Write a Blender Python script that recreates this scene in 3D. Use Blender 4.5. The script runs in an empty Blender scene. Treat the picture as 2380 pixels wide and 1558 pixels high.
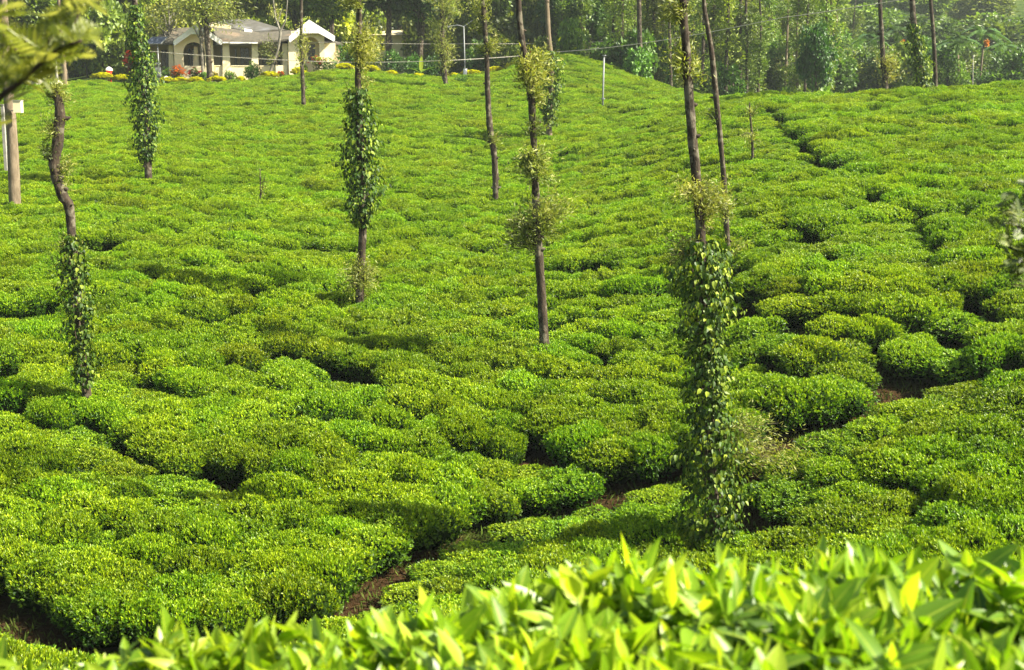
import bpy, math, random
import numpy as np
from mathutils import Vector, Matrix, noise as mnoise

rng = np.random.default_rng(7)
random.seed(7)
S = bpy.context.scene
COL = S.collection
# ------------------------------------------------------------------ camera
W, H, F = 2380.0, 1557.5, 3000.0
PITCH = math.atan(479.0 / 3000.0)
cam_d = bpy.data.cameras.new('camera')
cam = bpy.data.objects.new('camera', cam_d); COL.objects.link(cam)
cam.location = (0, 0, 0)
cam.rotation_euler = (math.pi / 2 - PITCH, 0, 0)
cam_d.sensor_width = 36.0
cam_d.lens = 36.0 * F / W
cam_d.clip_start = 0.05; cam_d.clip_end = 3000
cam_d.dof.use_dof = True
cam_d.dof.focus_distance = 24.0
cam_d.dof.aperture_fstop = 5.2
S.camera = cam
# ------------------------------------------------------------------ light
SUN_EL, SUN_AZ = math.radians(44), math.radians(-14)
sv = Vector((math.cos(SUN_EL) * math.cos(SUN_AZ), math.cos(SUN_EL) * math.sin(SUN_AZ), math.sin(SUN_EL)))
w = bpy.data.worlds.new("World"); S.world = w; w.use_nodes = True
nt = w.node_tree; nt.nodes.clear()
sky = nt.nodes.new('ShaderNodeTexSky'); sky.sky_type = 'NISHITA'; sky.sun_disc = False
sky.sun_elevation = SUN_EL; sky.sun_rotation = math.atan2(sv.x, sv.y)
sky.air_density = 1.3; sky.dust_density = 2.5
bg = nt.nodes.new('ShaderNodeBackground'); bg.inputs[1].default_value = 0.05
wo = nt.nodes.new('ShaderNodeOutputWorld')
nt.links.new(sky.outputs[0], bg.inputs[0]); nt.links.new(bg.outputs[0], wo.inputs[0])
sd = bpy.data.lights.new('sun', 'SUN'); sd.energy = 5.0; sd.angle = math.radians(0.5); sd.color = (1.0, 0.93, 0.78)
sun = bpy.data.objects.new('sun', sd); COL.objects.link(sun)
sun.rotation_euler = sv.to_track_quat('Z', 'Y').to_euler()
sun.location = (60, -20, 60)
S.view_settings.view_transform = 'Standard'; S.view_settings.look = 'None'
S.view_settings.exposure = 2.05; S.view_settings.gamma = 1
S.render.engine = 'CYCLES'
S.cycles.use_denoising = True
S.cycles.max_bounces = 6; S.cycles.diffuse_bounces = 3; S.cycles.glossy_bounces = 2
S.cycles.transmission_bounces = 4; S.cycles.transparent_max_bounces = 6; S.cycles.volume_bounces = 0
S.cycles.sample_clamp_indirect = 4

# ------------------------------------------------------------------ helpers
def at(X, Y, D):
    u = (X - W / 2) / F; v = (H / 2 - Y) / F
    y = math.cos(PITCH) + v * math.sin(PITCH); z = -math.sin(PITCH) + v * math.cos(PITCH)
    t = D / y
    return Vector((u * t, D, z * t))

def proj(x, y, z):
    c, s = math.cos(PITCH), math.sin(PITCH)
    d = y * c - z * s; up = y * s + z * c
    return W / 2 + F * x / d, H / 2 - F * up / d

def tag(o, label=None, cat=None, group=None, kind=None):
    if label: o['label'] = label
    if cat: o['category'] = cat
    if group: o['group'] = group
    if kind: o['kind'] = kind
    return o

def empty(name, loc, rz=0):
    o = bpy.data.objects.new(name, None); COL.objects.link(o)
    o.location = loc; o.rotation_euler = (0, 0, rz); o.empty_display_size = .3
    return o

def link(name, me, parent=None, loc=None):
    o = bpy.data.objects.new(name, me); COL.objects.link(o)
    if parent is not None: o.parent = parent
    if loc is not None: o.location = loc
    return o

def thing(name, loc, label, cat, group=None, rz=0):
    return tag(empty(name, loc, rz), label, cat, group)

def copy_tree(o, parent=None):
    c = o.copy(); COL.objects.link(c); c.parent = parent
    for ch in list(o.children): copy_tree(ch, c)
    return c

class MB:
    """collects vertices and faces (with material slot and a tint per face)"""
    def __init__(s): s.v = []; s.f = []; s.m = []; s.t = []; s.n = 0
    def add(s, v, f, m=0, t=0.5):
        v = np.asarray(v, dtype=np.float64).reshape(-1, 3)
        s.v.append(v)
        for q in f: s.f.append(tuple(int(i) + s.n for i in q)); s.m.append(m); s.t.append(t)
        s.n += len(v)
    def box(s, x0, x1, y0, y1, z0, z1, m=0):
        v = [(x0,y0,z0),(x1,y0,z0),(x1,y1,z0),(x0,y1,z0),(x0,y0,z1),(x1,y0,z1),(x1,y1,z1),(x0,y1,z1)]
        s.add(v, [(0,3,2,1),(4,5,6,7),(0,1,5,4),(1,2,6,5),(2,3,7,6),(3,0,4,7)], m)
    def prism(s, poly, y0, y1, m=0):
        """polygon in x,z extruded along y"""
        n = len(poly)
        v = [(x, y0, z) for x, z in poly] + [(x, y1, z) for x, z in poly]
        f = [tuple(range(n))[::-1] if False else tuple(range(n)), tuple(range(2 * n - 1, n - 1, -1))]
        for i in range(n):
            j = (i + 1) % n; f.append((i, i + n, j + n, j))
        s.add(v, f, m)
    def tube(s, pts, rad, seg=10, m=0, bump=0.0, sub=1, cap=True):
        pts = [Vector(p) for p in pts]; rad = list(rad)
        if sub > 1:
            P, R = [], []
            n = len(pts)
            for i in range(n - 1):
                p0 = pts[max(i-1,0)]; p1 = pts[i]; p2 = pts[i+1]; p3 = pts[min(i+2,n-1)]
                for k in range(sub):
                    t = k / sub
                    P.append(0.5*((2*p1)+(-p0+p2)*t+(2*p0-5*p1+4*p2-p3)*t*t+(-p0+3*p1-3*p2+p3)*t**3))
                    R.append(rad[i]*(1-t)+rad[i+1]*t)
            P.append(pts[-1]); R.append(rad[-1]); pts, rad = P, R
        vs = []
        for i, p in enumerate(pts):
            d = (pts[min(i+1,len(pts)-1)] - pts[max(i-1,0)]).normalized()
            a = Vector((0,1,0)) if abs(d.y) < .9 else Vector((1,0,0))
            e1 = d.cross(a).normalized(); e2 = d.cross(e1).normalized()
            for k in range(seg):
                th = 2*math.pi*k/seg
                r = rad[i]*(1+bump*(random.random()-.5)*2)
                vs.append(p + (e1*math.cos(th)+e2*math.sin(th))*r)
        f = []
        for i in range(len(pts)-1):
            for k in range(seg):
                a = i*seg+k; b = i*seg+(k+1)%seg
                f.append((a, b, b+seg, a+seg))
        if cap:
            f.append(tuple(range(seg))[::-1]); f.append(tuple(range((len(pts)-1)*seg, len(pts)*seg)))
        s.add([tuple(q) for q in vs], f, m)
    def build(s, name, mats, parent=None, loc=None, smooth=False):
        me = bpy.data.meshes.new(name)
        v = np.concatenate(s.v)
        me.from_pydata(v.tolist(), [], s.f)
        for mt in (mats if isinstance(mats, (list, tuple)) else [mats]): me.materials.append(mt)
        me.polygons.foreach_set('material_index', s.m)
        if smooth: me.polygons.foreach_set('use_smooth', [True]*len(s.f))
        me.update()
        return link(name, me, parent, loc)

def quad_mesh(name, verts, quads, mats, midx=None, tint=None, ptattr=None, smooth=False):
    me = bpy.data.meshes.new(name)
    nv, nf = len(verts), len(quads)
    me.vertices.add(nv); me.vertices.foreach_set('co', np.asarray(verts, dtype=np.float32).ravel())
    me.loops.add(nf*4); me.loops.foreach_set('vertex_index', np.asarray(quads, dtype=np.int32).ravel())
    me.polygons.add(nf); me.polygons.foreach_set('loop_start', np.arange(0, nf*4, 4, dtype=np.int32))
    me.polygons.foreach_set('loop_total', np.full(nf, 4, dtype=np.int32))
    for m in mats: me.materials.append(m)
    if midx is not None: me.polygons.foreach_set('material_index', np.asarray(midx, dtype=np.int32))
    me.polygons.foreach_set('use_smooth', np.full(nf, smooth))
    if tint is not None:
        a = me.attributes.new('tint', 'FLOAT', 'FACE'); a.data.foreach_set('value', np.asarray(tint, dtype=np.float32))
    if ptattr is not None:
        a = me.attributes.new('across', 'FLOAT', 'POINT'); a.data.foreach_set('value', np.asarray(ptattr, dtype=np.float32))
    me.update(calc_edges=True)
    return me

def unit(a): return a / np.maximum(np.linalg.norm(a, axis=-1, keepdims=True), 1e-9)

# leaf templates: (s, t) pairs and quads
T_DIA = (np.array([(0,0),(.45,1),(1,0),(.45,-1)], float), np.array([(0,1,2,3)]))
def strip_template(n, prof):
    st, q, ac = [], [], []
    for i in range(n+1):
        s_ = i/n; wd = prof(s_)
        for t in (-1, 0, 1): st.append((s_, t*wd)); ac.append(abs(t))
    for i in range(n):
        for k in (0, 1):
            a = i*3+k; q.append((a, a+1, a+4, a+3))
    return (np.array(st), np.array(q), np.array(ac, float))
T_TEA = strip_template(6, lambda s_: (math.sin(math.pi*min(1, s_**.85))**.8)*(1-.25*s_) if 0 < s_ < 1 else 0.02)
T_HEART = strip_template(4, lambda s_: [0.55, 1.0, .85, .5, 0.02][int(round(s_*4))])

def leafset(tpl, P, T, N, L, Wd, fold=.25, curl=.0):
    """one leaf per row: P base, T direction, N normal, L length, Wd half width"""
    st, q = tpl[0], tpl[1]
    T = unit(T); B = unit(np.cross(T, N)); N = np.cross(B, T)
    n = len(P); k = len(st)
    L = np.broadcast_to(np.asarray(L, float), (n,)); Wd = np.broadcast_to(np.asarray(Wd, float), (n,))
    curl = np.broadcast_to(np.asarray(curl, float), (n,))
    s_ = st[:, 0][None, :, None]; t_ = st[:, 1][None, :, None]
    V = (P[:, None, :] + T[:, None, :]*(L[:, None, None]*s_) + B[:, None, :]*(Wd[:, None, None]*t_)
         + N[:, None, :]*(fold*np.abs(t_)*Wd[:, None, None] - (curl*L)[:, None, None]*s_**2))
    Q = q[None] + (np.arange(n)*k)[:, None, None]
    return V.reshape(-1, 3), Q.reshape(-1, 4), len(q)

class LS:
    def __init__(s): s.V=[]; s.Q=[]; s.t=[]; s.m=[]; s.a=[]; s.n=0
    def leaves(s, tpl, P, T, N, L, Wd, tint, m=0, fold=.25, curl=0.):
        V, Q, k = leafset(tpl, P, T, N, L, Wd, fold, curl)
        s.V.append(V); s.Q.append(Q+s.n); s.n += len(V)
        s.t.append(np.repeat(np.broadcast_to(np.asarray(tint, float), (len(P),)), k)); s.m.append(np.full(len(Q), m))
        s.a.append(np.tile(tpl[2] if len(tpl) > 2 else np.array([0,1,0,1.]), len(P)))
    def grid(s, V, Q, m=1, tint=.2):
        s.V.append(V); s.Q.append(Q+s.n); s.n += len(V); s.t.append(np.full(len(Q), tint)); s.m.append(np.full(len(Q), m)); s.a.append(np.ones(len(V)))
    def mesh(s, name, mats, smooth=False):
        return quad_mesh(name, np.concatenate(s.V), np.concatenate(s.Q), mats, np.concatenate(s.m), np.concatenate(s.t), np.concatenate(s.a), smooth)

def rand_dir(n):
    return unit(rng.normal(size=(n, 3)))

# ------------------------------------------------------------------ materials
def newmat(name):
    m = bpy.data.materials.new(name); m.use_nodes = True
    n = m.node_tree.nodes; n.clear()
    return m, n, m.node_tree.links

def leaf_mat(name, dark, mid, light, trans=.35, rough=.4, spec=.5, patch=0.0, patchcol=(1.25,1.05,.7), objcol=False, rib=0.0, hueper=.12, tcol=(1.2,1.25,.5)):
    m, n, l = newmat(name)
    at_ = n.new('ShaderNodeAttribute'); at_.attribute_name = 'tint'
    cr = n.new('ShaderNodeValToRGB'); e = cr.color_ramp.elements
    e[0].position = 0; e[0].color = (*dark, 1); e[1].position = 1; e[1].color = (*light, 1)
    x = e.new(.5); x.color = (*mid, 1)
    l.new(at_.outputs['Fac'], cr.inputs[0]); col = cr.outputs[0]
    oi = n.new('ShaderNodeObjectInfo')
    # plant to plant variation
    mr = n.new('ShaderNodeMapRange'); mr.inputs[3].default_value = 1-hueper*2; mr.inputs[4].default_value = 1+hueper*2
    l.new(oi.outputs['Random'], mr.inputs[0])
    hs = n.new('ShaderNodeHueSaturation'); hs.inputs['Saturation'].default_value = 1
    mh = n.new('ShaderNodeMapRange'); mh.inputs[3].default_value = .5-hueper*.16; mh.inputs[4].default_value = .5+hueper*.10
    mu = n.new('ShaderNodeMath'); mu.operation = 'MULTIPLY'; mu.inputs[1].default_value = 7.31
    fr = n.new('ShaderNodeMath'); fr.operation = 'FRACT'
    l.new(oi.outputs['Random'], mu.inputs[0]); l.new(mu.outputs[0], fr.inputs[0]); l.new(fr.outputs[0], mh.inputs[0])
    l.new(mh.outputs[0], hs.inputs['Hue']); l.new(mr.outputs[0], hs.inputs['Value']); l.new(col, hs.inputs['Color']); col = hs.outputs[0]
    if patch > 0:
        g = n.new('ShaderNodeNewGeometry'); no = n.new('ShaderNodeTexNoise'); no.inputs['Scale'].default_value = .22; no.inputs['Detail'].default_value = 5
        no.inputs['Roughness'].default_value = .7
        l.new(g.outputs['Position'], no.inputs['Vector'])
        m2 = n.new('ShaderNodeMapRange'); m2.inputs[1].default_value = .45; m2.inputs[2].default_value = .65; m2.inputs[4].default_value = patch
        l.new(no.outputs['Fac'], m2.inputs[0])
        mx = n.new('ShaderNodeMix'); mx.data_type = 'RGBA'; mx.blend_type = 'MULTIPLY'
        l.new(m2.outputs[0], mx.inputs['Factor']); l.new(col, mx.inputs[6]); mx.inputs[7].default_value = (*patchcol, 1); col = mx.outputs[2]
    if rib > 0:
        a2 = n.new('ShaderNodeAttribute'); a2.attribute_name = 'across'
        m3 = n.new('ShaderNodeMapRange'); m3.inputs[1].default_value = 0; m3.inputs[2].default_value = .14; m3.inputs[3].default_value = rib; m3.inputs[4].default_value = 0
        l.new(a2.outputs['Fac'], m3.inputs[0])
        mx = n.new('ShaderNodeMix'); mx.data_type = 'RGBA'
        l.new(m3.outputs[0], mx.inputs['Factor']); l.new(col, mx.inputs[6]); mx.inputs[7].default_value = (light[0]*1.5, light[1]*1.3, light[2]*2, 1); col = mx.outputs[2]
    if objcol:
        mx = n.new('ShaderNodeMix'); mx.data_type = 'RGBA'; mx.blend_type = 'MULTIPLY'; mx.inputs[0].default_value = 1
        l.new(col, mx.inputs[6]); l.new(oi.outputs['Color'], mx.inputs[7]); col = mx.outputs[2]
    p = n.new('ShaderNodeBsdfPrincipled'); p.inputs['Roughness'].default_value = rough; p.inputs['Specular IOR Level'].default_value = spec
    l.new(col, p.inputs['Base Color'])
    tr = n.new('ShaderNodeBsdfTranslucent'); tm = n.new('ShaderNodeMix'); tm.data_type = 'RGBA'; tm.blend_type = 'MULTIPLY'; tm.inputs[0].default_value = 1
    l.new(col, tm.inputs[6]); tm.inputs[7].default_value = (*tcol, 1); l.new(tm.outputs[2], tr.inputs[0])
    ms = n.new('ShaderNodeMixShader'); ms.inputs[0].default_value = trans
    l.new(p.outputs[0], ms.inputs[1]); l.new(tr.outputs[0], ms.inputs[2])
    o = n.new('ShaderNodeOutputMaterial'); l.new(ms.outputs[0], o.inputs[0])
    return m

def simple_mat(name, c1, c2=None, rough=.7, scale=6, spec=.3, bump=0.0, stretch=(1,1,1), detail=5, lo=.35, hi=.65, c3=None, s3=1.5):
    m, n, l = newmat(name)
    p = n.new('ShaderNodeBsdfPrincipled'); p.inputs['Roughness'].default_value = rough; p.inputs['Specular IOR Level'].default_value = spec
    o = n.new('ShaderNodeOutputMaterial'); l.new(p.outputs[0], o.inputs[0])
    tc = n.new('ShaderNodeTexCoord'); mp = n.new('ShaderNodeMapping'); mp.inputs['Scale'].default_value = stretch
    l.new(tc.outputs['Object'], mp.inputs[0])
    no = n.new('ShaderNodeTexNoise'); no.inputs['Scale'].default_value = scale; no.inputs['Detail'].default_value = detail; no.inputs['Roughness'].default_value = .65
    l.new(mp.outputs[0], no.inputs['Vector'])
    cr = n.new('ShaderNodeValToRGB'); e = cr.color_ramp.elements
    e[0].position = lo; e[0].color = (*c1, 1); e[1].position = hi; e[1].color = (*(c2 or c1), 1)
    l.new(no.outputs['Fac'], cr.inputs[0]); col = cr.outputs[0]
    if c3:
        n3 = n.new('ShaderNodeTexNoise'); n3.inputs['Scale'].default_value = s3; n3.inputs['Detail'].default_value = 6
        l.new(tc.outputs['Object'], n3.inputs['Vector'])
        r3 = n.new('ShaderNodeMapRange'); r3.inputs[1].default_value = .52; r3.inputs[2].default_value = .62
        l.new(n3.outputs['Fac'], r3.inputs[0])
        mx = n.new('ShaderNodeMix'); mx.data_type = 'RGBA'; l.new(r3.outputs[0], mx.inputs['Factor']); l.new(col, mx.inputs[6]); mx.inputs[7].default_value = (*c3, 1); col = mx.outputs[2]
    l.new(col, p.inputs['Base Color'])
    if bump > 0:
        b = n.new('ShaderNodeBump'); b.inputs['Strength'].default_value = bump; b.inputs['Distance'].default_value = .05
        l.new(no.outputs['Fac'], b.inputs['Height']); l.new(b.outputs[0], p.inputs['Normal'])
    return m

M = {}
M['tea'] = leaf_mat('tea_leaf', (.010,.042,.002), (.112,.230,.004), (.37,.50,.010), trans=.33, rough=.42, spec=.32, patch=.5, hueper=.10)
M['tea_core_shade'] = simple_mat('tea_inner_shade', (.006,.014,.003), (.014,.028,.005), rough=1, scale=25, spec=0)  # near-black core colour, paints the shade inside the bushes
M['tea_fg'] = leaf_mat('young_tea_leaf', (.06,.13,.006), (.17,.31,.012), (.38,.48,.035), trans=.5, rough=.38, spec=.5, rib=.5, hueper=.05, tcol=(1.3,1.3,.4))
M['stem'] = simple_mat('tea_stem', (.05,.035,.02), (.12,.10,.06), rough=.8, scale=20)
M['gstem'] = simple_mat('green_stem', (.12,.2,.03), (.16,.26,.04), rough=.5, scale=20)
M['bark'] = simple_mat('oak_bark', (.010,.007,.004), (.060,.042,.025), rough=.9, scale=9, bump=.9, stretch=(1,1,.35), lo=.3, hi=.7, c3=(.12,.105,.07), s3=5)
M['bark_pale'] = simple_mat('pale_bark', (.10,.075,.045), (.20,.155,.10), rough=.9, scale=6, bump=.5, stretch=(1,1,.25))
M['bark_white'] = simple_mat('whitish_bark', (.09,.08,.06), (.26,.24,.19), rough=.9, scale=5, bump=.4, stretch=(1,1,.4), c3=(.1,.09,.06), s3=2)
M['oakleaf'] = leaf_mat('silver_oak_leaf', (.05,.08,.010), (.18,.22,.03), (.38,.38,.08), trans=.4, rough=.5, hueper=.06)
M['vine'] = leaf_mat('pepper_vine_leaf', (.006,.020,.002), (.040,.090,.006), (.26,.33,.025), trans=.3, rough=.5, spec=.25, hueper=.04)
M['tree'] = leaf_mat('tree_leaf', (.02,.042,.005), (.10,.145,.013), (.24,.28,.03), trans=.35, rough=.5, objcol=True, hueper=.12)
M['palm'] = leaf_mat('palm_frond_leaf', (.03,.07,.015), (.06,.13,.02), (.12,.2,.03), trans=.25, rough=.45, hueper=.1)
M['branchleaf'] = leaf_mat('near_branch_leaf', (.07,.10,.008), (.17,.21,.014), (.32,.33,.04), trans=.5, rough=.4, hueper=.05)
M['yellow'] = leaf_mat('marigold_petal', (.56,.56,.005), (.66,.66,.008), (.74,.74,.02), trans=.15, rough=.8, hueper=.01, tcol=(1,1,.3))
M['orange'] = leaf_mat('orange_petal', (.62,.17,.02), (.7,.24,.03), (.75,.32,.06), trans=.2, rough=.7)
M['red'] = leaf_mat('red_petal', (.5,.02,.015), (.65,.04,.03), (.7,.08,.05), trans=.2, rough=.7)
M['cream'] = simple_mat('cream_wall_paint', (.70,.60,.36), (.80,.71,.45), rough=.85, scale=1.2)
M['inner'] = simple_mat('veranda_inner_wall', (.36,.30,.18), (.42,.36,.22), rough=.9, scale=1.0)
M['white'] = simple_mat('white_fascia_paint', (.78,.77,.72), (.84,.83,.79), rough=.7, scale=2)
M['roof'] = simple_mat('grey_roof_tile', (.05,.045,.034), (.10,.088,.062), rough=.9, scale=3.2, detail=8, bump=.5, c3=(.14,.105,.07), s3=.5)
M['roofgrey'] = simple_mat('rear_roof_tile', (.055,.052,.043), (.095,.09,.075), rough=.9, scale=2.5, detail=8, bump=.5, c3=(.12,.12,.12), s3=.4)
M['glass'] = simple_mat('dark_glass', (.008,.012,.012), (.012,.018,.016), rough=.12, spec=.6)
M['frame'] = simple_mat('window_frame', (.20,.16,.10), (.26,.21,.13), rough=.6)
M['metal'] = simple_mat('grey_metal', (.16,.17,.165), (.22,.23,.22), rough=.45)
M['concrete'] = simple_mat('pale_concrete', (.22,.21,.18), (.32,.30,.26), rough=.9, scale=8)
M['solar'] = simple_mat('solar_cell', (.04,.05,.07), (.06,.07,.09), rough=.25)
M['wire'] = simple_mat('wire', (.28,.26,.2), (.34,.32,.26), rough=.6)
M['ornred'] = simple_mat('red_paint', (.45,.03,.02), (.5,.05,.03), rough=.5)
M['rock'] = simple_mat('pale_rock', (.42,.39,.3), (.58,.55,.45), rough=.9, scale=3, bump=.5)

def ground_mat():
    m, n, l = newmat('field_soil')
    p = n.new('ShaderNodeBsdfPrincipled'); p.inputs['Roughness'].default_value = 1; p.inputs['Specular IOR Level'].default_value = 0
    o = n.new('ShaderNodeOutputMaterial'); l.new(p.outputs[0], o.inputs[0])
    g = n.new('ShaderNodeNewGeometry')
    no = n.new('ShaderNodeTexNoise'); no.inputs['Scale'].default_value = 9; no.inputs['Detail'].default_value = 10; no.inputs['Roughness'].default_value = .75
    l.new(g.outputs['Position'], no.inputs['Vector'])
    cr = n.new('ShaderNodeValToRGB'); e = cr.color_ramp.elements
    e[0].position = .3; e[0].color = (.018,.011,.005,1); e[1].position = .7; e[1].color = (.07,.042,.02,1)
    l.new(no.outputs['Fac'], cr.inputs[0])
    n2 = n.new('ShaderNodeTexNoise'); n2.inputs['Scale'].default_value = .35; n2.inputs['Detail'].default_value = 6
    l.new(g.outputs['Position'], n2.inputs['Vector'])
    r = n.new('ShaderNodeMapRange'); r.inputs[1].default_value = .48; r.inputs[2].default_value = .6
    l.new(n2.outputs['Fac'], r.inputs[0])
    mx = n.new('ShaderNodeMix'); mx.data_type = 'RGBA'; l.new(r.outputs[0], mx.inputs['Factor']); l.new(cr.outputs[0], mx.inputs[6]); mx.inputs[7].default_value = (.03,.045,.008,1)
    l.new(mx.outputs[2], p.inputs['Base Color'])
    b = n.new('ShaderNodeBump'); b.inputs['Strength'].default_value = .8; b.inputs['Distance'].default_value = .1
    l.new(no.outputs['Fac'], b.inputs['Height']); l.new(b.outputs[0], p.inputs['Normal'])
    return m
M['ground'] = ground_mat()

# ------------------------------------------------------------------ terrain
CAN = 0.78   # height of the plucked tea surface over the soil
ctrl = []
def cp(X, Y, D, dz=-CAN):
    p = at(X, Y, D); ctrl.append((p.x, p.y, p.z + dz))
for X, prof in {
    -60: [(1500,16),(1300,19),(900,27),(700,34),(475,48),(330,66),(230,92),(207,104)],
    300: [(1500,16),(1300,19.3),(1000,25),(815,30),(600,38),(402,53),(320,65),(240,82),(197,103)],
    600: [(1500,16),(1300,19.5),(1000,25),(815,30),(600,39),(455,50),(320,67),(240,83),(182,102)],
    900: [(1450,16.5),(1250,20.3),(1000,25.2),(815,30),(700,35),(455,50),(320,66.5),(240,81),(170,103)],
    1190:[(1420,17),(1250,20.5),(1000,25.5),(815,30),(650,37),(455,50),(320,66),(230,82),(160,103)],
    1310:[(1250,20.5),(815,29.5),(455,49),(320,65),(230,80),(124,104)],
    1450:[(1300,19.3),(1000,24.5),(815,29),(600,36.5),(455,46),(320,60),(240,77),(172,96)],
    1600:[(1300,19.3),(1000,24),(815,28.3),(600,35),(455,42.5),(320,54),(240,68),(219,82)],
    1800:[(1300,18.7),(1000,22.5),(900,24),(700,28.5),(500,35.5),(350,45),(260,55),(219,64)],
    2100:[(1150,19.5),(850,24.5),(650,28.8),(500,34),(350,43.5),(250,54.5),(206,63)],
    2440:[(1200,18),(850,23),(650,27.5),(500,32),(350,41),(250,52),(184,62)]}.items():
    for Y, D in prof: cp(X, Y, D)
# slope under the camera and beyond the crest
for x in (-9, -4, 0, 4, 9):
    ctrl += [(x, 1.5, -1.62), (x, 3, -1.75), (x, 4.5, -2.4), (x, 7, -3.9), (x, 10, -5.3), (x*1.3, 13, -6.6)]
for u in (-.5, -.3, -.12):
    for D, z in ((112, 4.9), (126, 5.0), (150, 7.5), (180, 14), (220, 28), (300, 55), (500, 110)): ctrl.append((u*D, D, z))
for u in (0.02,):
    for D, z in ((112, 5.0), (126, 4.3), (150, 5.5), (180, 11), (220, 24), (300, 50), (500, 105)): ctrl.append((u*D, D, z))
for u in (.13,):
    for D, z in ((108, 2.0), (125, 1.2), (150, 2.5), (180, 7), (220, 18), (300, 42), (500, 100)): ctrl.append((u*D, D, z))
for u in (.25, .42):
    for D, z in ((72, .2), (84, -1.2), (105, -1.6), (130, -.5), (165, 2.5), (220, 13), (300, 34), (500, 95)): ctrl.append((u*D, D, z))
ctrl = np.array(ctrl)
def us(x, y):
    u = np.clip(x/np.maximum(y, 10.0), -.62, .62)*3.2
    return np.stack([u, np.log(np.maximum(y, 1.5))], -1)
_c = us(ctrl[:, 0], ctrl[:, 1])
def _k(r): return np.where(r > 1e-9, r*r*np.log(np.maximum(r, 1e-9)), 0)
_A = _k(np.linalg.norm(_c[:, None]-_c[None], axis=-1)) + np.eye(len(_c))*.002
_Pm = np.c_[np.ones(len(_c)), _c]
_sol = np.linalg.solve(np.block([[_A, _Pm], [_Pm.T, np.zeros((3, 3))]]), np.r_[ctrl[:, 2], 0, 0, 0])
def gz(x, y):
    x = np.atleast_1d(np.asarray(x, float)); y = np.atleast_1d(np.asarray(y, float))
    q = us(x, y); out = np.empty(len(x))
    for i in range(0, len(x), 4000):
        qq = q[i:i+4000]
        out[i:i+4000] = _k(np.linalg.norm(qq[:, None]-_c[None], axis=-1))@_sol[:-3] + _sol[-3] + qq@_sol[-2:]
    return out
def gz1(x, y): return float(gz(x, y)[0])

ys = np.concatenate([[-60, -30, -12, -4, 0, 1.5], np.exp(np.linspace(math.log(2.2), math.log(900), 190))])
uu = np.linspace(-1.35, 1.35, 201)
gx = uu[None]*np.maximum(ys, 14)[:, None]*1.0; gy = np.repeat(ys[:, None], len(uu), 1)
gzz = gz(gx.ravel(), gy.ravel())
gv = np.stack([gx.ravel(), gy.ravel(), gzz], -1)
nu = len(uu); ii = np.arange((len(ys)-1)*(nu)).reshape(len(ys)-1, nu)[:, :-1].ravel()
gq = np.stack([ii, ii+1, ii+1+nu, ii+nu], -1)
M['hill'] = simple_mat('hill_undergrowth', (.02,.04,.008), (.07,.095,.02), rough=1, scale=.8, spec=0, detail=10)
_gc = gv[gq].mean(axis=1); _gX = W/2+F*_gc[:, 0]/np.maximum(_gc[:, 1], 1)
_gd = np.interp(_gX, [-200,1190,1310,1450,1600,1700,2000], [108,108,112,106,97,82,75])
g = link('ground', quad_mesh('ground', gv, gq, [M['ground'], M['hill']], midx=(_gc[:, 1] > _gd).astype(int), smooth=True)); tag(g, kind='structure')

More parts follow.
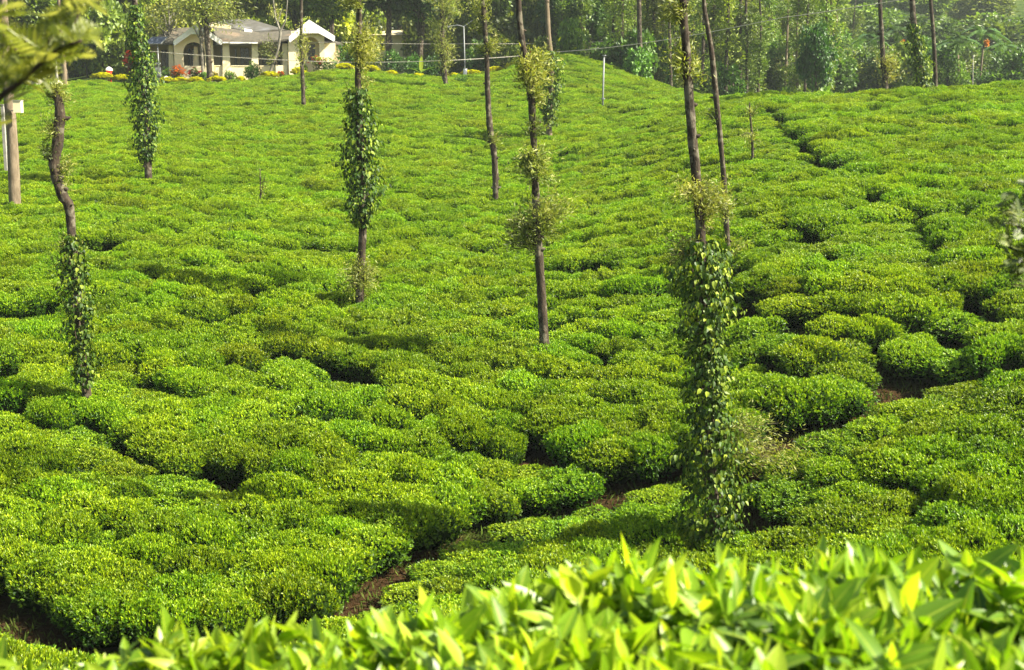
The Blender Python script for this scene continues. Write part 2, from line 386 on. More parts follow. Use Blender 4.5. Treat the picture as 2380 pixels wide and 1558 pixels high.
# ------------------------------------------------------------------ tea bushes
def make_foliage(seed, R=.70, Hh=.80, shoots=1250, side=420):
    global rng
    rng = np.random.default_rng(seed)
    ls = LS()
    ph = rng.uniform(0, 6.28, 4); am = rng.uniform(.05, .13, 4)
    def outl(a): return 1 + sum(am[i]*np.cos((i+2)*a+ph[i]) for i in range(4))
    bph = rng.uniform(0, 6.28, (3, 2)); bf = rng.uniform(4, 9, (3, 2))
    def top(x, y, rr):
        b = sum(np.sin(bf[i, 0]*x+bph[i, 0])*np.sin(bf[i, 1]*y+bph[i, 1]) for i in range(3))
        return Hh*(1-.07*rr**2-.22*rr**5) + .036*b
    # solid core that blocks see-through; its dark colour stands for interior shade
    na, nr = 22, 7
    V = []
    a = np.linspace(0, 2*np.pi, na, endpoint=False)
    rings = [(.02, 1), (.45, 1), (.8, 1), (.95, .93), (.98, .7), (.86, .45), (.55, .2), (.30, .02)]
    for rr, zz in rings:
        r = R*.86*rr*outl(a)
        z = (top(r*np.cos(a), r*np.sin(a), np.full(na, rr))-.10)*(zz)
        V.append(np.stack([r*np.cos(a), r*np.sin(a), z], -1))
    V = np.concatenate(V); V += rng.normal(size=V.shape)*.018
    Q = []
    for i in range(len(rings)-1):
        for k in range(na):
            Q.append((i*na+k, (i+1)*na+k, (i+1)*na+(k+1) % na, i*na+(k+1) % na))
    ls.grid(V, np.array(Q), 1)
    def shoot(P, ax, nl, Lm, tb, spread):
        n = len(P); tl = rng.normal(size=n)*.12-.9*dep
        for j in range(nl):
            az = rng.uniform(0, 6.28, n); ti = rng.uniform(*spread, n)
            e1 = unit(np.cross(ax, np.array([.3, .9, .2]))); e2 = np.cross(ax, e1)
            hd = e1*np.cos(az)[:, None]+e2*np.sin(az)[:, None]
            T = ax*np.cos(ti)[:, None]+hd*np.sin(ti)[:, None]
            N = ax*np.sin(ti)[:, None]-hd*np.cos(ti)[:, None]
            L = Lm*rng.uniform(.65, 1.25, n)
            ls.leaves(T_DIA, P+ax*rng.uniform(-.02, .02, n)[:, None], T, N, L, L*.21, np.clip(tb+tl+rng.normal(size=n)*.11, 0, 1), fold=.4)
    dep = 0
    a_ = rng.uniform(0, 6.28, shoots); rr = np.sqrt(rng.uniform(0, 1, shoots))
    r = R*rr*outl(a_); x = r*np.cos(a_); y = r*np.sin(a_)
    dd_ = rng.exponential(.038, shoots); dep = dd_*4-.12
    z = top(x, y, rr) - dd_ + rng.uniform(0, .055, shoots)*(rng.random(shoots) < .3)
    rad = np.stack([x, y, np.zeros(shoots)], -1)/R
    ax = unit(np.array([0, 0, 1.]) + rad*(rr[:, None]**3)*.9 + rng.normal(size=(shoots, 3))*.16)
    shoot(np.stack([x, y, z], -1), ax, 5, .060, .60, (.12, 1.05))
    dep = 0
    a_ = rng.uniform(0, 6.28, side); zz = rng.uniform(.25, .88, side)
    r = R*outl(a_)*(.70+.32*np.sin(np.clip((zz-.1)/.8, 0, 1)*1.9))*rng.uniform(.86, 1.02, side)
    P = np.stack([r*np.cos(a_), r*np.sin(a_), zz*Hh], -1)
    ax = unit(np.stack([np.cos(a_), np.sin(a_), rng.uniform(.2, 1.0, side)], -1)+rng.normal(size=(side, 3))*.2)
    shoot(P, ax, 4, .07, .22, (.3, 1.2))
    return ls.mesh('tea_foliage', [M['tea'], M['tea_core_shade']])

def make_stems(seed):
    random.seed(seed); b = MB()
    for k in range(9):
        a = random.uniform(0, 6.28); r1 = random.uniform(.25, .55)
        p0 = (math.cos(a)*.05, math.sin(a)*.05, -.06); p1 = (math.cos(a)*r1*.55, math.sin(a)*r1*.55, .2); p2 = (math.cos(a+.3)*r1, math.sin(a+.3)*r1, .5)
        b.tube([p0, p1, p2], [.022, .014, .007], seg=5)
        for j in range(3):
            a2 = a+random.uniform(-.8, .8)
            b.tube([p1, (math.cos(a2)*r1*1.05, math.sin(a2)*r1*1.05, .38+.1*random.random())], [.008, .004], seg=4)
    b.build('stems_source', M['stem'])
    o = bpy.data.objects['stems_source']; me = o.data; bpy.data.objects.remove(o); me.name = 'tea_stems'
    return me
FOL = [make_foliage(100+i, R=.74+.03*(i % 3), Hh=.79+.015*(i % 4)) for i in range(8)]
STM = [make_stems(50+i) for i in range(3)]
rng = np.random.default_rng(11); random.seed(11)

# footpaths seen as dark gaps in the canopy (image polylines put down on the canopy surface)
def on_canopy(X, Y):
    lo, hi = 12.0, 130.0
    prev = None
    for D in np.exp(np.linspace(math.log(12.5), math.log(120), 160)):
        p = at(X, Y, D)
        if p.z < gz1(p.x, p.y)+CAN: return (p.x, p.y)
    return (p.x, p.y)
PATHS = [
    ([(-60,1300),(60,1365),(180,1425),(420,1425),(620,1400),(760,1385),(840,1310)], 1.15),
    ([(840,1310),(960,1230),(1100,1170),(1210,1130),(1330,1105),(1470,1060),(1600,1022)], .95),
    ([(1700,1130),(1800,985),(1900,930),(2050,880),(2110,850),(2240,820)], .6),
    ([(1800,232),(1840,285),(1900,330),(1960,362)], .42), ([(2130,480),(2165,510),(2200,590)], .45), ([(2050,430),(2090,445)], .3), ([(2280,675),(2330,700)], .4),
    ([(300,800),(360,860),(480,900)], .28),
    ([(190,930),(300,1005),(430,1060),(600,1090)], .20),
    ([(200,1170),(330,1190)], .2),
    ([(-20,690),(120,695)], .3),
    ([(1700,640),(1780,680),(1900,740)], .22),
    ([(1380,575),(1450,600)], .3),
    ([(700,790),(900,850)], .2),
    ([(2040,1060),(2200,1120)], .24),
    ([(1760,1100),(1870,1170)], .24),
    ([(1240,1010),(1370,1025)], .26),
    ([(240,530),(300,545)], .3), ([(690,540),(850,560)], .2), ([(0,900),(90,915)], .25), ([(560,1070),(640,1090)], .3),
    ([(2150,720),(2300,760)], .25), ([(1830,490),(1960,530)], .2), ([(2000,760),(2120,800)], .25), ([(1740,790),(1900,830)], .3),
]
SEGS = []
for pl, wd in PATHS:
    q = [on_canopy(X, Y+18) for X, Y in pl]
    for a, b in zip(q[:-1], q[1:]): SEGS.append((a, b, wd))
def path_push(x, y, R):
    """shift a bush away from the paths; return None when it would stand in one"""
    for (ax, ay), (bx, by), wd in SEGS:
        dx, dy = bx-ax, by-ay; L2 = dx*dx+dy*dy+1e-9
        t = min(1, max(0, ((x-ax)*dx+(y-ay)*dy)/L2))
        px, py = ax+t*dx, ay+t*dy
        d = math.hypot(x-px, y-py)
        lim = wd*.33+R*.84
        if d < lim:
            if d < lim*.30: return None
            k = lim/d; x, y = px+(x-px)*k, py+(y-py)*k
    return x, y
def path_low(x, y):
    """bushes on the downhill edge of a path are pruned lower, so the dark side of the row behind shows"""
    k = 1.0
    for (ax, ay), (bx, by), wd in SEGS:
        dx, dy = bx-ax, by-ay; L2 = dx*dx+dy*dy+1e-9
        t = ((x-ax)*dx+(y-ay)*dy)/L2
        if t < -.1 or t > 1.1: continue
        t = min(1, max(0, t)); px, py = ax+t*dx, ay+t*dy
        if math.hypot(x, y) > math.hypot(px, py): continue
        d = math.hypot(x-px, y-py)
        if d < 3.0: k = min(k, 1-(.22+.26*wd)*math.exp(-(max(0, d-.7)/1.1)**2))
    return k
DM = [(-200,106), (0,104), (300,103), (600,101.5), (900,103), (1190,103), (1300,110), (1450,104), (1600,94), (1700,80), (2000,72), (2600,72)]
def dmax(x, y):
    X = W/2+F*x/y
    return np.interp(X, [d[0] for d in DM], [d[1] for d in DM])
ang = math.radians(-32); dvx, dvy = math.cos(ang), math.sin(ang)
pts = []
for i in range(-180, 190):
    for j in range(-40, 180):
        s1 = i*.86 + (j % 2)*.43; s2 = j*.88
        x = s1*dvx - s2*dvy; y = s1*dvy + s2*dvx
        if y < 10.5 or y > 112: continue
        x += .55*math.sin(y*.21+1.3*math.sin(x*.11)); y += .5*math.sin(x*.23+.7)+.3*math.sin(x*.61+y*.3)
        x += rng.normal()*.10; y += rng.normal()*.10
        if abs(x)/y > .47 or y > dmax(x, y): continue
        if rng.random() < .035: continue
        R = .52*rng.uniform(.82, 1.16)
        pp = path_push(x, y, R)
        if pp is None: continue
        x, y = pp
        pts.append((x, y, R/.70, rng.uniform(.88, 1.08)*(1+.22*mnoise.noise((x*.5, y*.8, 3.1))*.8)*path_low(x, y)))
pts = np.array(pts)
# keep trunks, flower beds free is not needed: tea grows right up to them
pz = gz(pts[:, 0], pts[:, 1])
e = .6
sx = (gz(pts[:, 0]+e, pts[:, 1])-gz(pts[:, 0]-e, pts[:, 1]))/(2*e); sy = (gz(pts[:, 0], pts[:, 1]+e)-gz(pts[:, 0], pts[:, 1]-e))/(2*e)
PX, PY = proj(pts[:, 0], pts[:, 1], pz+.7)
FGX = [-100, 0, 300, 600, 750, 950, 1200, 1500, 1800, 2100, 2500]
FGY = [1520, 1512, 1500, 1468, 1455, 1408, 1330, 1310, 1285, 1270, 1270]
vis = (PX > -30) & (PX < W+30) & (PY < np.interp(PX, FGX, FGY)+25) & (PY > 0)
order = np.argsort(np.where(vis, pts[:, 1], 1e6))
near = set(order[:300].tolist())
base_objs = []
REG = [
 (lambda X, Y: Y > 1180 and X < 900, 'clipped tea bush in the lower left corner beside the dark footpath', 'tea bushes along the lower left footpath'),
 (lambda X, Y: Y > 1050 and X < 1600, 'clipped tea bush in the lower middle just above the bright foreground leaves', 'tea bushes in the lower middle'),
 (lambda X, Y: Y > 1000, 'clipped tea bush in the lower right, right of the thickest vine column', 'tea bushes in the lower right'),
 (lambda X, Y: X < 830, 'flat-topped tea bush in the slanting rows around the crooked vine-clad trunk', 'tea bushes of the left rows'),
 (lambda X, Y: X < 1600, 'flat-topped tea bush near the foot of the bare dark central trunk', 'tea bushes of the middle rows'),
 (lambda X, Y: True, 'rounded tea bush higher on the right slope, between dark gaps', 'tea bushes of the right slope'),
]
def bush_rot(i):
    n = Vector((-sx[i]*.8, -sy[i]*.8, 1)).normalized()
    q = Vector((0, 0, 1)).rotation_difference(n); return (Matrix.Rotation(0, 3, 'Z').to_quaternion() @ q @ Matrix.Rotation(ang+rng.choice([0, math.pi])+rng.normal()*.3-math.pi/2*0, 3, 'Z').to_quaternion()).to_euler()
for n_, i in enumerate(order[:300]):
    o = empty('tea_bush', (pts[i, 0], pts[i, 1], pz[i]-.02)); o.rotation_euler = bush_rot(i)
    o.scale = (pts[i, 2]*1.2, pts[i, 2]*.98, pts[i, 3])
    for f_, lab, grp in REG:
        if f_(PX[i], PY[i]): break
    tag(o, lab, 'tea bush', grp)
    fo = link('foliage', FOL[n_ % 8], o); link('stems', STM[n_ % 3], o)
    if n_ < 8: base_objs.append(fo)
# everything farther away: one field of tea
far = np.array([i for i in range(len(pts)) if i not in near])
me = bpy.data.meshes.new('tea_field')
me.vertices.add(len(far)); me.vertices.foreach_set('co', np.stack([pts[far, 0], pts[far, 1], pz[far]-.02], -1).astype(np.float32).ravel())
a = me.attributes.new('rot', 'FLOAT_VECTOR', 'POINT'); a.data.foreach_set('vector', np.array([tuple(bush_rot(i)) for i in far], dtype=np.float32).ravel())
a = me.attributes.new('scl', 'FLOAT_VECTOR', 'POINT'); a.data.foreach_set('vector', (pts[far][:, [2, 2, 3]]*np.array([1.2, .98, 1])).astype(np.float32).ravel())
a = me.attributes.new('var', 'INT', 'POINT'); a.data.foreach_set('value', (np.arange(len(far))*5 % 8).astype(np.int32))
me.update()
tf = link('tea_field', me); tag(tf, kind='stuff')
ng = bpy.data.node_groups.new('tea_rows', 'GeometryNodeTree')
ng.interface.new_socket('Geometry', in_out='INPUT', socket_type='NodeSocketGeometry')
ng.interface.new_socket('Geometry', in_out='OUTPUT', socket_type='NodeSocketGeometry')
gi = ng.nodes.new('NodeGroupInput'); go = ng.nodes.new('NodeGroupOutput')
jn = ng.nodes.new('GeometryNodeJoinGeometry')
def nattr(nm, ty):
    q = ng.nodes.new('GeometryNodeInputNamedAttribute'); q.data_type = ty; q.inputs['Name'].default_value = nm; return q.outputs['Attribute']
ar, asc, av = nattr('rot', 'FLOAT_VECTOR'), nattr('scl', 'FLOAT_VECTOR'), nattr('var', 'INT')
e2r = ng.nodes.new('FunctionNodeEulerToRotation'); ng.links.new(ar, e2r.inputs[0])
for k in range(8):
    oi = ng.nodes.new('GeometryNodeObjectInfo'); oi.inputs['Object'].default_value = base_objs[k]; oi.transform_space = 'ORIGINAL'
    cmp_ = ng.nodes.new('FunctionNodeCompare'); cmp_.data_type = 'INT'; cmp_.operation = 'EQUAL'
    ng.links.new(av, cmp_.inputs[2]); cmp_.inputs[3].default_value = k
    ip = ng.nodes.new('GeometryNodeInstanceOnPoints')
    ng.links.new(gi.outputs[0], ip.inputs['Points']); ng.links.new(cmp_.outputs[0], ip.inputs['Selection'])
    ng.links.new(oi.outputs['Geometry'], ip.inputs['Instance']); ng.links.new(e2r.outputs[0], ip.inputs['Rotation']); ng.links.new(asc, ip.inputs['Scale'])
    ng.links.new(ip.outputs[0], jn.inputs[0])
ng.links.new(jn.outputs[0], go.inputs[0])
md = tf.modifiers.new('rows', 'NODES'); md.node_group = ng
print('bushes', len(pts))

# fallen leaves, twigs and weeds along the footpaths
M['litter'] = leaf_mat('leaf_litter', (.02,.013,.006), (.06,.04,.016), (.06,.10,.01), trans=.1, rough=.8, spec=.1, hueper=.01)
ls = LS(); Pl = []
for (ax, ay), (bx, by), wd in SEGS:
    if ay > 60: continue
    n = int(math.hypot(bx-ax, by-ay)*260)
    t = rng.random(n); Pl.append(np.stack([ax+(bx-ax)*t+rng.normal(size=n)*.5, ay+(by-ay)*t+rng.normal(size=n)*.5], -1))
Pl = np.concatenate(Pl); n = len(Pl)
P3 = np.c_[Pl, gz(Pl[:, 0], Pl[:, 1])+rng.uniform(.01, .05, n)]
Ls = rng.uniform(.03, .09, n)
ls.leaves(T_DIA, P3, unit(rng.normal(size=(n, 3))*np.array([1, 1, .45])), unit(rng.normal(size=(n, 3))*.5+np.array([0, 0, 1])), Ls, Ls*.25, rng.random(n)**1.3, fold=.3)
n2 = n//2; k = rng.integers(0, n, n2); P4 = P3[k]+rng.normal(size=(n2, 3))*np.array([.05, .05, 0]); Ls = rng.uniform(.08, .2, n2)
ls.leaves(T_DIA, P4, unit(rng.normal(size=(n2, 3))*.45+np.array([0, 0, 1])), rand_dir(n2), Ls, Ls*.08, rng.uniform(.75, 1, n2), fold=.1)
tag(link('leaf_litter', ls.mesh('leaf_litter', [M['litter']])), kind='stuff')
# ------------------------------------------------------------------ bright young tea in the foreground
def fg_bush(x0, x1, label, seed):
    global rng
    rng = np.random.default_rng(seed)
    ox, oy = (x0+x1)/2, 2.15
    o = thing('tea_bush', (ox, oy, gz1(ox, oy)), label, 'tea bush')
    oz = o.location.z
    ls = LS(); sm = MB()
    def rim(x):
        X = W/2+F*x/2.62
        Y = np.interp(X, FGX, FGY)
        return np.array([at(a_, b_+42, 2.62).z for a_, b_ in zip(X, Y)])
    def surf(x, y):
        z = rim(x) + .04*(2.62-y)
        z = z - np.clip(y-2.66, 0, 1)**2*2.2 - np.clip(y-2.66, 0, 1)*.35
        z += .022*np.sin(7*x+2*y)+.018*np.sin(13*x+1.3)*np.sin(9*y)
        return z
    A = (x1-x0)*1.55
    n = int(A*420)
    x = rng.uniform(x0, x1, n); y = rng.uniform(1.55, 2.95, n)
    z = surf(x, y) - rng.exponential(.028, n)
    hi = rng.random(n) < .07
    z = z + hi*rng.uniform(.015, .08, n)
    ax = unit(np.stack([rng.normal(size=n)*.5-.03, rng.normal(size=n)*.5, np.ones(n)], -1))
    P0 = np.stack([x, y, z], -1)
    hgt = rng.uniform(.05, .10, n)
    az0 = rng.uniform(0, 6.28, n)
    e1 = unit(np.cross(ax, np.array([.2, 1., .1]))); e2 = np.cross(ax, e1)
    tl = rng.normal(size=n)*.14
    for j in range(6):
        fr = j/5
        az = az0 + j*2.4 + rng.normal(size=n)*.3
        ti = np.interp(fr, [0, .4, .8, 1], [1.35, 1.0, .55, .15]) + rng.normal(size=n)*.28
        hd = e1*np.cos(az)[:, None]+e2*np.sin(az)[:, None]
        T = ax*np.cos(ti)[:, None]+hd*np.sin(ti)[:, None]
        N = ax*np.sin(ti)[:, None]-hd*np.cos(ti)[:, None]
        L = np.interp(fr, [0, .4, .8, 1], [.094, .090, .073, .046])*rng.uniform(.65, 1.35, n)
        P = P0 + ax*(hgt*(fr-1))[:, None]
        ls.leaves(T_TEA, P-np.array([ox, oy, oz]), T, N, L, L*rng.uniform(.17, .27, n)*(1 if j < 5 else .6),
                  np.clip(.19+.55*fr+tl+rng.normal(size=n)*.14, 0, 1), fold=.38, curl=rng.uniform(-.1, .5, n)*(1-.6*fr))
    for k in range(n):
        p = P0[k]-np.array([ox, oy, oz]); q = p-ax[k]*(hgt[k]+.12)
        sm.tube([q, p], [.0028, .0014], seg=4, cap=False)
    # older, darker leaves lower down
    n2 = int(A*900)
    x = rng.uniform(x0, x1, n2); y = rng.uniform(1.5, 3.05, n2); z = surf(x, y)-rng.uniform(.08, .24, n2)
    T = unit(np.stack([rng.normal(size=n2), rng.normal(size=n2), rng.uniform(-.2, .9, n2)], -1))
    N = unit(np.stack([rng.normal(size=n2)*.5, rng.normal(size=n2)*.5, np.ones(n2)], -1))
    ls.leaves(T_TEA, np.stack([x, y, z], -1)-np.array([ox, oy, oz]), T, N, rng.uniform(.07, .12, n2), .022, np.clip(rng.normal(size=n2)*.12+.04, 0, 1), fold=.2, curl=.2)
    # dark sheet under the leaves, shade of the bush interior put into colour
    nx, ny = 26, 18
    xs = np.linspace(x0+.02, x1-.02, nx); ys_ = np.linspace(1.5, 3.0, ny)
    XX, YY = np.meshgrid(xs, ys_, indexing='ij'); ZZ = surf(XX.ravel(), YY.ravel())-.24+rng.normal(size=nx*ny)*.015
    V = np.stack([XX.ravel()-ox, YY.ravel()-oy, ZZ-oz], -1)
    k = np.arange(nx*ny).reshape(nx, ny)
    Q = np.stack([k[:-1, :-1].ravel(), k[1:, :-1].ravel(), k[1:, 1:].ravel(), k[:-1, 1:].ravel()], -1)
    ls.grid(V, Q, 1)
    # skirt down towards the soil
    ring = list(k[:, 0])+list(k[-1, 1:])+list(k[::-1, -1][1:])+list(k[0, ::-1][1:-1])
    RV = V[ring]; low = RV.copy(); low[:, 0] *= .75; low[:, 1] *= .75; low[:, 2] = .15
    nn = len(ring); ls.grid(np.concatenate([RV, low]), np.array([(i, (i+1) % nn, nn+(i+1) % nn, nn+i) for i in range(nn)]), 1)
    link('foliage', ls.mesh('young_tea_foliage', [M['tea_fg'], M['tea_core_shade']], smooth=True), o)
    sm.build('shoot_stems', M['gstem'], o)
    b = MB()
    for k in range(7):
        a_ = random.uniform(0, 6.28)
        b.tube([(0, 0, -.05), (math.cos(a_)*.15, math.sin(a_)*.15, .12), (math.cos(a_)*.35, math.sin(a_)*.3, .24)], [.025, .018, .01], seg=6)
    b.build('woody_stems', M['stem'], o)
fg_bush(-1.55, -.42, 'bright young tea bush in the left foreground, lowest of the three with sparse upright leaves', 21)
fg_bush(-.42, .42, 'bright yellow-green tea bush in the middle foreground, broad leaves blurred close to the viewer', 22)
fg_bush(.42, 1.6, 'bright yellow-green tea bush in the right foreground, the tallest and fullest of the foreground row', 23)
rng = np.random.default_rng(31); random.seed(31)

# ------------------------------------------------------------------ plantation trees
def poly_at(pts_, Y):
    """interpolate the trunk polyline at image height Y"""
    ys_ = [p[1] for p in pts_]; xs_ = [p[0] for p in pts_]; o_ = np.argsort(ys_)
    return float(np.interp(Y, np.array(ys_)[o_], np.array(xs_)[o_]))

def tuft(tree, base, X, Y, rx, ry, D, n=260, tint=.6, dy=0.0, L=.16, droop=.25, xt=None):
    """leafy sprays on thin twigs that start at the trunk"""
    n = int(n*2.7); L = L*.66; rx *= 1.15; ry *= 1.15
    c = np.array(at(X, Y, D+dy) - base); Rx = rx*D/F; Rz = ry*D/F
    nb = max(6, int(n/36))
    st = np.array(at(xt if xt is not None else X, Y+ry*.35, D) - base)
    tips = c + rand_dir(nb)*np.array([Rx, Rx*.9, Rz])*rng.uniform(.35, 1.45, nb)[:, None]+rng.normal(size=3)*.25*Rx
    sts = st+np.stack([np.zeros(nb), np.zeros(nb), rng.uniform(-1.0, .7, nb)*Rz], -1)
    k = rng.integers(0, nb, n); t = rng.uniform(.25, 1.05, n)
    ax = tips-sts; ln = np.linalg.norm(ax, axis=1)
    P = sts[k]+ax[k]*t[:, None]+rng.normal(size=(n, 3))*(.10*ln[k]+.035)[:, None]; P[:, 2] += .15*ln[k]*np.sin(t*3)
    T = unit(unit(ax)[k]*.9+rand_dir(n)*.9+np.array([0, 0, .2-droop]))
    Ls = L*rng.uniform(.5, 1.4, n); tc = rng.normal(size=nb)*.14
    ls = LS(); ls.leaves(T_DIA, P, T, rand_dir(n), Ls, Ls*.10, np.clip(tint+tc[k]+rng.normal(size=n)*.16, 0, 1), fold=.2)
    tw = link('leaf_tuft', ls.mesh('leaf_tuft', [M['oakleaf']]), tree)
    b = MB()
    for i in range(min(nb, 12)):
        m_ = (sts[i]+tips[i])/2+np.array([0, 0, .12*ln[i]]); r = max(.004, .012*D/30)
        b.tube([tuple(sts[i]), tuple(m_), tuple(tips[i])], [r, r*.6, r*.3], seg=4, cap=False)
    b.build('twigs', M['bark'], tw)

def plantation_tree(pts_, wid, D, label, name='silver_oak_tree', bark='bark', tufts=(), up=3.0, group=None, cat='tree', bump=.10, top_tuft=True, seg=12, twigs=6):
    P = [at(X, Y, D) for X, Y in pts_]
    R = [w_*.5*D/F for w_ in wid]
    base = Vector((P[0].x, D, 0)); base.z = gz1(base.x, base.y)
    d0 = (P[0]-P[1]).normalized()
    pl = [Vector((P[0].x+d0.x*.4, D, base.z-.15))] + P; rl = [R[0]*1.15] + R
    if up > 0:
        d1 = (P[-1]-P[-2]).normalized(); d1 = (d1+Vector((0, 0, 2))).normalized()
        pl += [P[-1]+d1*up*.5, P[-1]+d1*up]; rl += [R[-1]*.85, R[-1]*.45]
    t = thing(name, base, label, cat, group)
    b = MB(); b.tube([p-base for p in pl], rl, seg=seg, bump=bump, sub=5)
    # burls, knots and stub branches
    L_ = len(P)
    for k in range(twigs):
        i = random.randrange(0, L_-1); f = random.random(); p = P[i].lerp(P[i+1], f)-base; r = R[i]
        a = random.uniform(0, 6.28); dr = Vector((math.cos(a), math.sin(a)*.6, random.uniform(-.1, .5)))
        b.tube([p+dr*r*.4, p+dr*(r*1.2+.02), p+dr*(r*1.35+random.uniform(.03, .10))], [r*.55, r*.38, r*.12], seg=6, bump=.15)
    b.build('trunk', M[bark], t, smooth=True)
    for tf_ in tufts:
        kw = tf_[4] if len(tf_) > 4 else {}
        tuft(t, base, tf_[0], tf_[1], tf_[2], tf_[3], D, xt=poly_at(pts_, tf_[1]), **kw)
        # the twig that carries it
    if up > 0 and top_tuft:
        c = pl[-1]
        for k in range(3):
            ls = LS(); n = 260
            d = rand_dir(n); cc = np.array(c-base)+np.array([rng.normal()*.5, rng.normal()*.5, .1+.5*k])
            Pn = cc+d*rng.uniform(.2, .9, n)[:, None]
            ls.leaves(T_DIA, Pn, unit(d+rand_dir(n)*.6), rand_dir(n), .2, .022, rng.uniform(.3, .8, n))
            link('leaf_tuft', ls.mesh('leaf_tuft', [M['oakleaf']]), t)
    return t, base, pl

def pepper_vine(pts_, D, y0, y1, prof, label, leaf=.11, dens=1.0, left=None):
    """prof: list of (Y, half width px) ; leaves hang all round the trunk"""
    Ys = [p[0] for p in prof]; Ws = [p[1] for p in prof]
    Xb = poly_at(pts_, y1); base = at(Xb, y1, D); base.z = gz1(base.x, base.y)
    o = thing('pepper_vine', base, label, 'climbing vine')
    Hm = (y1-y0)*D/F; meanR = np.mean(Ws)*D/F
    n = int(dens*Hm*meanR*2*3.14/(leaf*leaf*.6)*3.6); leaf *= .80
    Yr = rng.uniform(y0, y1, n); Rr = np.interp(Yr, Ys, Ws)*D/F
    # uneven clumps
    a = rng.uniform(0, 6.28, n); lump = 1+.26*np.sin(Yr*.045+1+a)+.22*np.sin(Yr*.13+2+2*a)+.18*np.sin(Yr*.31+3*a)
    rr = Rr*lump*(.35+.8*rng.uniform(0, 1, n)**.45)
    C = np.array([tuple(at(poly_at(pts_, y_), y_, D)) for y_ in Yr])
    out = np.stack([np.cos(a), np.sin(a), np.zeros(n)], -1)
    P = C+out*rr[:, None]-np.array(base)
    T = unit(np.stack([np.cos(a)*.35, np.sin(a)*.35, -np.ones(n)*.9], -1)+rng.normal(size=(n, 3))*.35)
    N = unit(out+np.array([0, 0, .35])+rng.normal(size=(n, 3))*.35)
    Ls = leaf*rng.uniform(.4, 1.3, n)
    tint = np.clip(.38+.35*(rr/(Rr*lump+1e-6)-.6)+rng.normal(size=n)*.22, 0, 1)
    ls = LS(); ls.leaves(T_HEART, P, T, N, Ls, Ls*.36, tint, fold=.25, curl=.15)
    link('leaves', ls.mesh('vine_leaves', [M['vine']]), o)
    b = MB()
    for k in range(5):
        a0 = random.uniform(0, 6.28); p = []
        for y_ in np.linspace(y1+20, y0, 14):
            c = at(poly_at(pts_, y_), y_, D)-base
            r = np.interp(y_, Ys, Ws)*D/F*.38
            aa = a0+math.sin(y_*.013+k)*.9
            p.append(c+Vector((math.cos(aa)*r, math.sin(aa)*r, 0)))
        b.tube(p, [.012]*len(p), seg=5, cap=False)
    b.build('vine_stems', M['stem'], o)
    return o

OAKS = 'silver oaks left standing over the tea'
# far left pale trunk with box
T1 = [(35,475),(32,400),(27,300),(20,225),(13,120),(8,0)]
plantation_tree(T1, [27,26,24,23,20,17], 48, 'thick smooth pale brown trunk at the far left edge with a box', bark='bark_pale', bump=.03, twigs=1)
T2 = [(200,897),(190,830),(180,700),(168,560),(160,480),(146,455),(128,400),(127,365),(134,330),(139,262),(134,225),(128,205)]
plantation_tree(T2, [22,20,19,20,23,24,24,26,26,24,17,9], 27.2, 'crooked dark trunk at the left with a kink halfway and a chopped top', tufts=[
    (132,204,17,13,dict(n=260,tint=.75,L=.13)), (110,225,10,18,dict(n=90,tint=.35,L=.12)), (148,228,14,12,dict(n=80,tint=.7,L=.12)),
    (108,300,20,30,dict(n=160,tint=.4,L=.14)), (106,350,14,16,dict(n=260,tint=.1,L=.12)), (155,400,14,36,dict(n=260,tint=.55,L=.13)),
    (150,575,22,16,dict(n=150,tint=.6,L=.13)), (120,620,24,14,dict(n=90,tint=.4,L=.12))], up=0, twigs=12)
pepper_vine(T2, 27.0, 545, 890, [(545,14),(600,26),(680,36),(750,34),(800,24),(890,22)], 'dark green pepper vine climbing the crooked trunk at the left', dens=1.0)
T3 = [(345,403),(342,345),(338,250),(333,170),(322,90),(316,40),(313,0)]
plantation_tree(T3, [17,17,16,15,13,12,12], 52, 'vine-wrapped trunk left of the cream house, its foot bare and brown', tufts=[(338,380,14,14,dict(n=60,tint=.3))])
pepper_vine(T3, 51.9, 12, 372, [(12,10),(60,15),(120,22),(200,30),(260,33),(320,24),(372,13)], 'tall green pepper vine covering the trunk left of the cream house', leaf=.15, dens=1.15)
T4 = [(836,702),(838,640),(842,560),(843,480),(838,350),(834,240),(832,170),(834,100),(836,40),(834,0)]
plantation_tree(T4, [19,18,18,18,17,15,14,12,11,10], 35, 'vine-clad trunk right of the cream house with a round yellow-green leaf ball near its top', tufts=[
    (833,102,28,34,dict(n=1300,tint=.75,L=.17)), (834,5,28,14,dict(n=300,tint=.6,L=.18)), (852,190,13,30,dict(n=120,tint=.6,L=.16)), (826,215,14,14,dict(n=90,tint=.4,L=.16)),
    (815,640,38,34,dict(n=620,tint=.5,L=.18)), (840,650,20,28,dict(n=240,tint=.5,L=.18))], twigs=9)
pepper_vine(T4, 34.9, 205, 525, [(205,20),(260,30),(340,36),(420,40),(480,30),(525,14)], 'broad green pepper vine on the trunk right of the cream house', leaf=.14, dens=1.2)
T5 = [(1152,457),(1151,400),(1147,350),(1139,300),(1135,250),(1132,160),(1128,80),(1122,0)]
plantation_tree(T5, [14,14,14,15,13,12,11,10], 50, 'slim bare greyish trunk left of the centre, standing in a dark hollow of tea', tufts=[
    (1124,20,26,26,dict(n=300,tint=.6,L=.2)), (1122,62,18,14,dict(n=160,tint=.5,L=.2)), (1135,105,18,16,dict(n=200,tint=.6,L=.2)), (1118,118,18,8,dict(n=120,tint=.2,L=.2)),
    (1158,325,18,16,dict(n=160,tint=.5,L=.18)), (1140,322,10,10,dict(n=60,tint=.2))], twigs=10)
T6 = [(1266,820),(1262,740),(1256,640),(1249,540),(1244,430),(1240,330),(1236,240),(1228,175),(1216,110),(1209,60),(1205,0)]
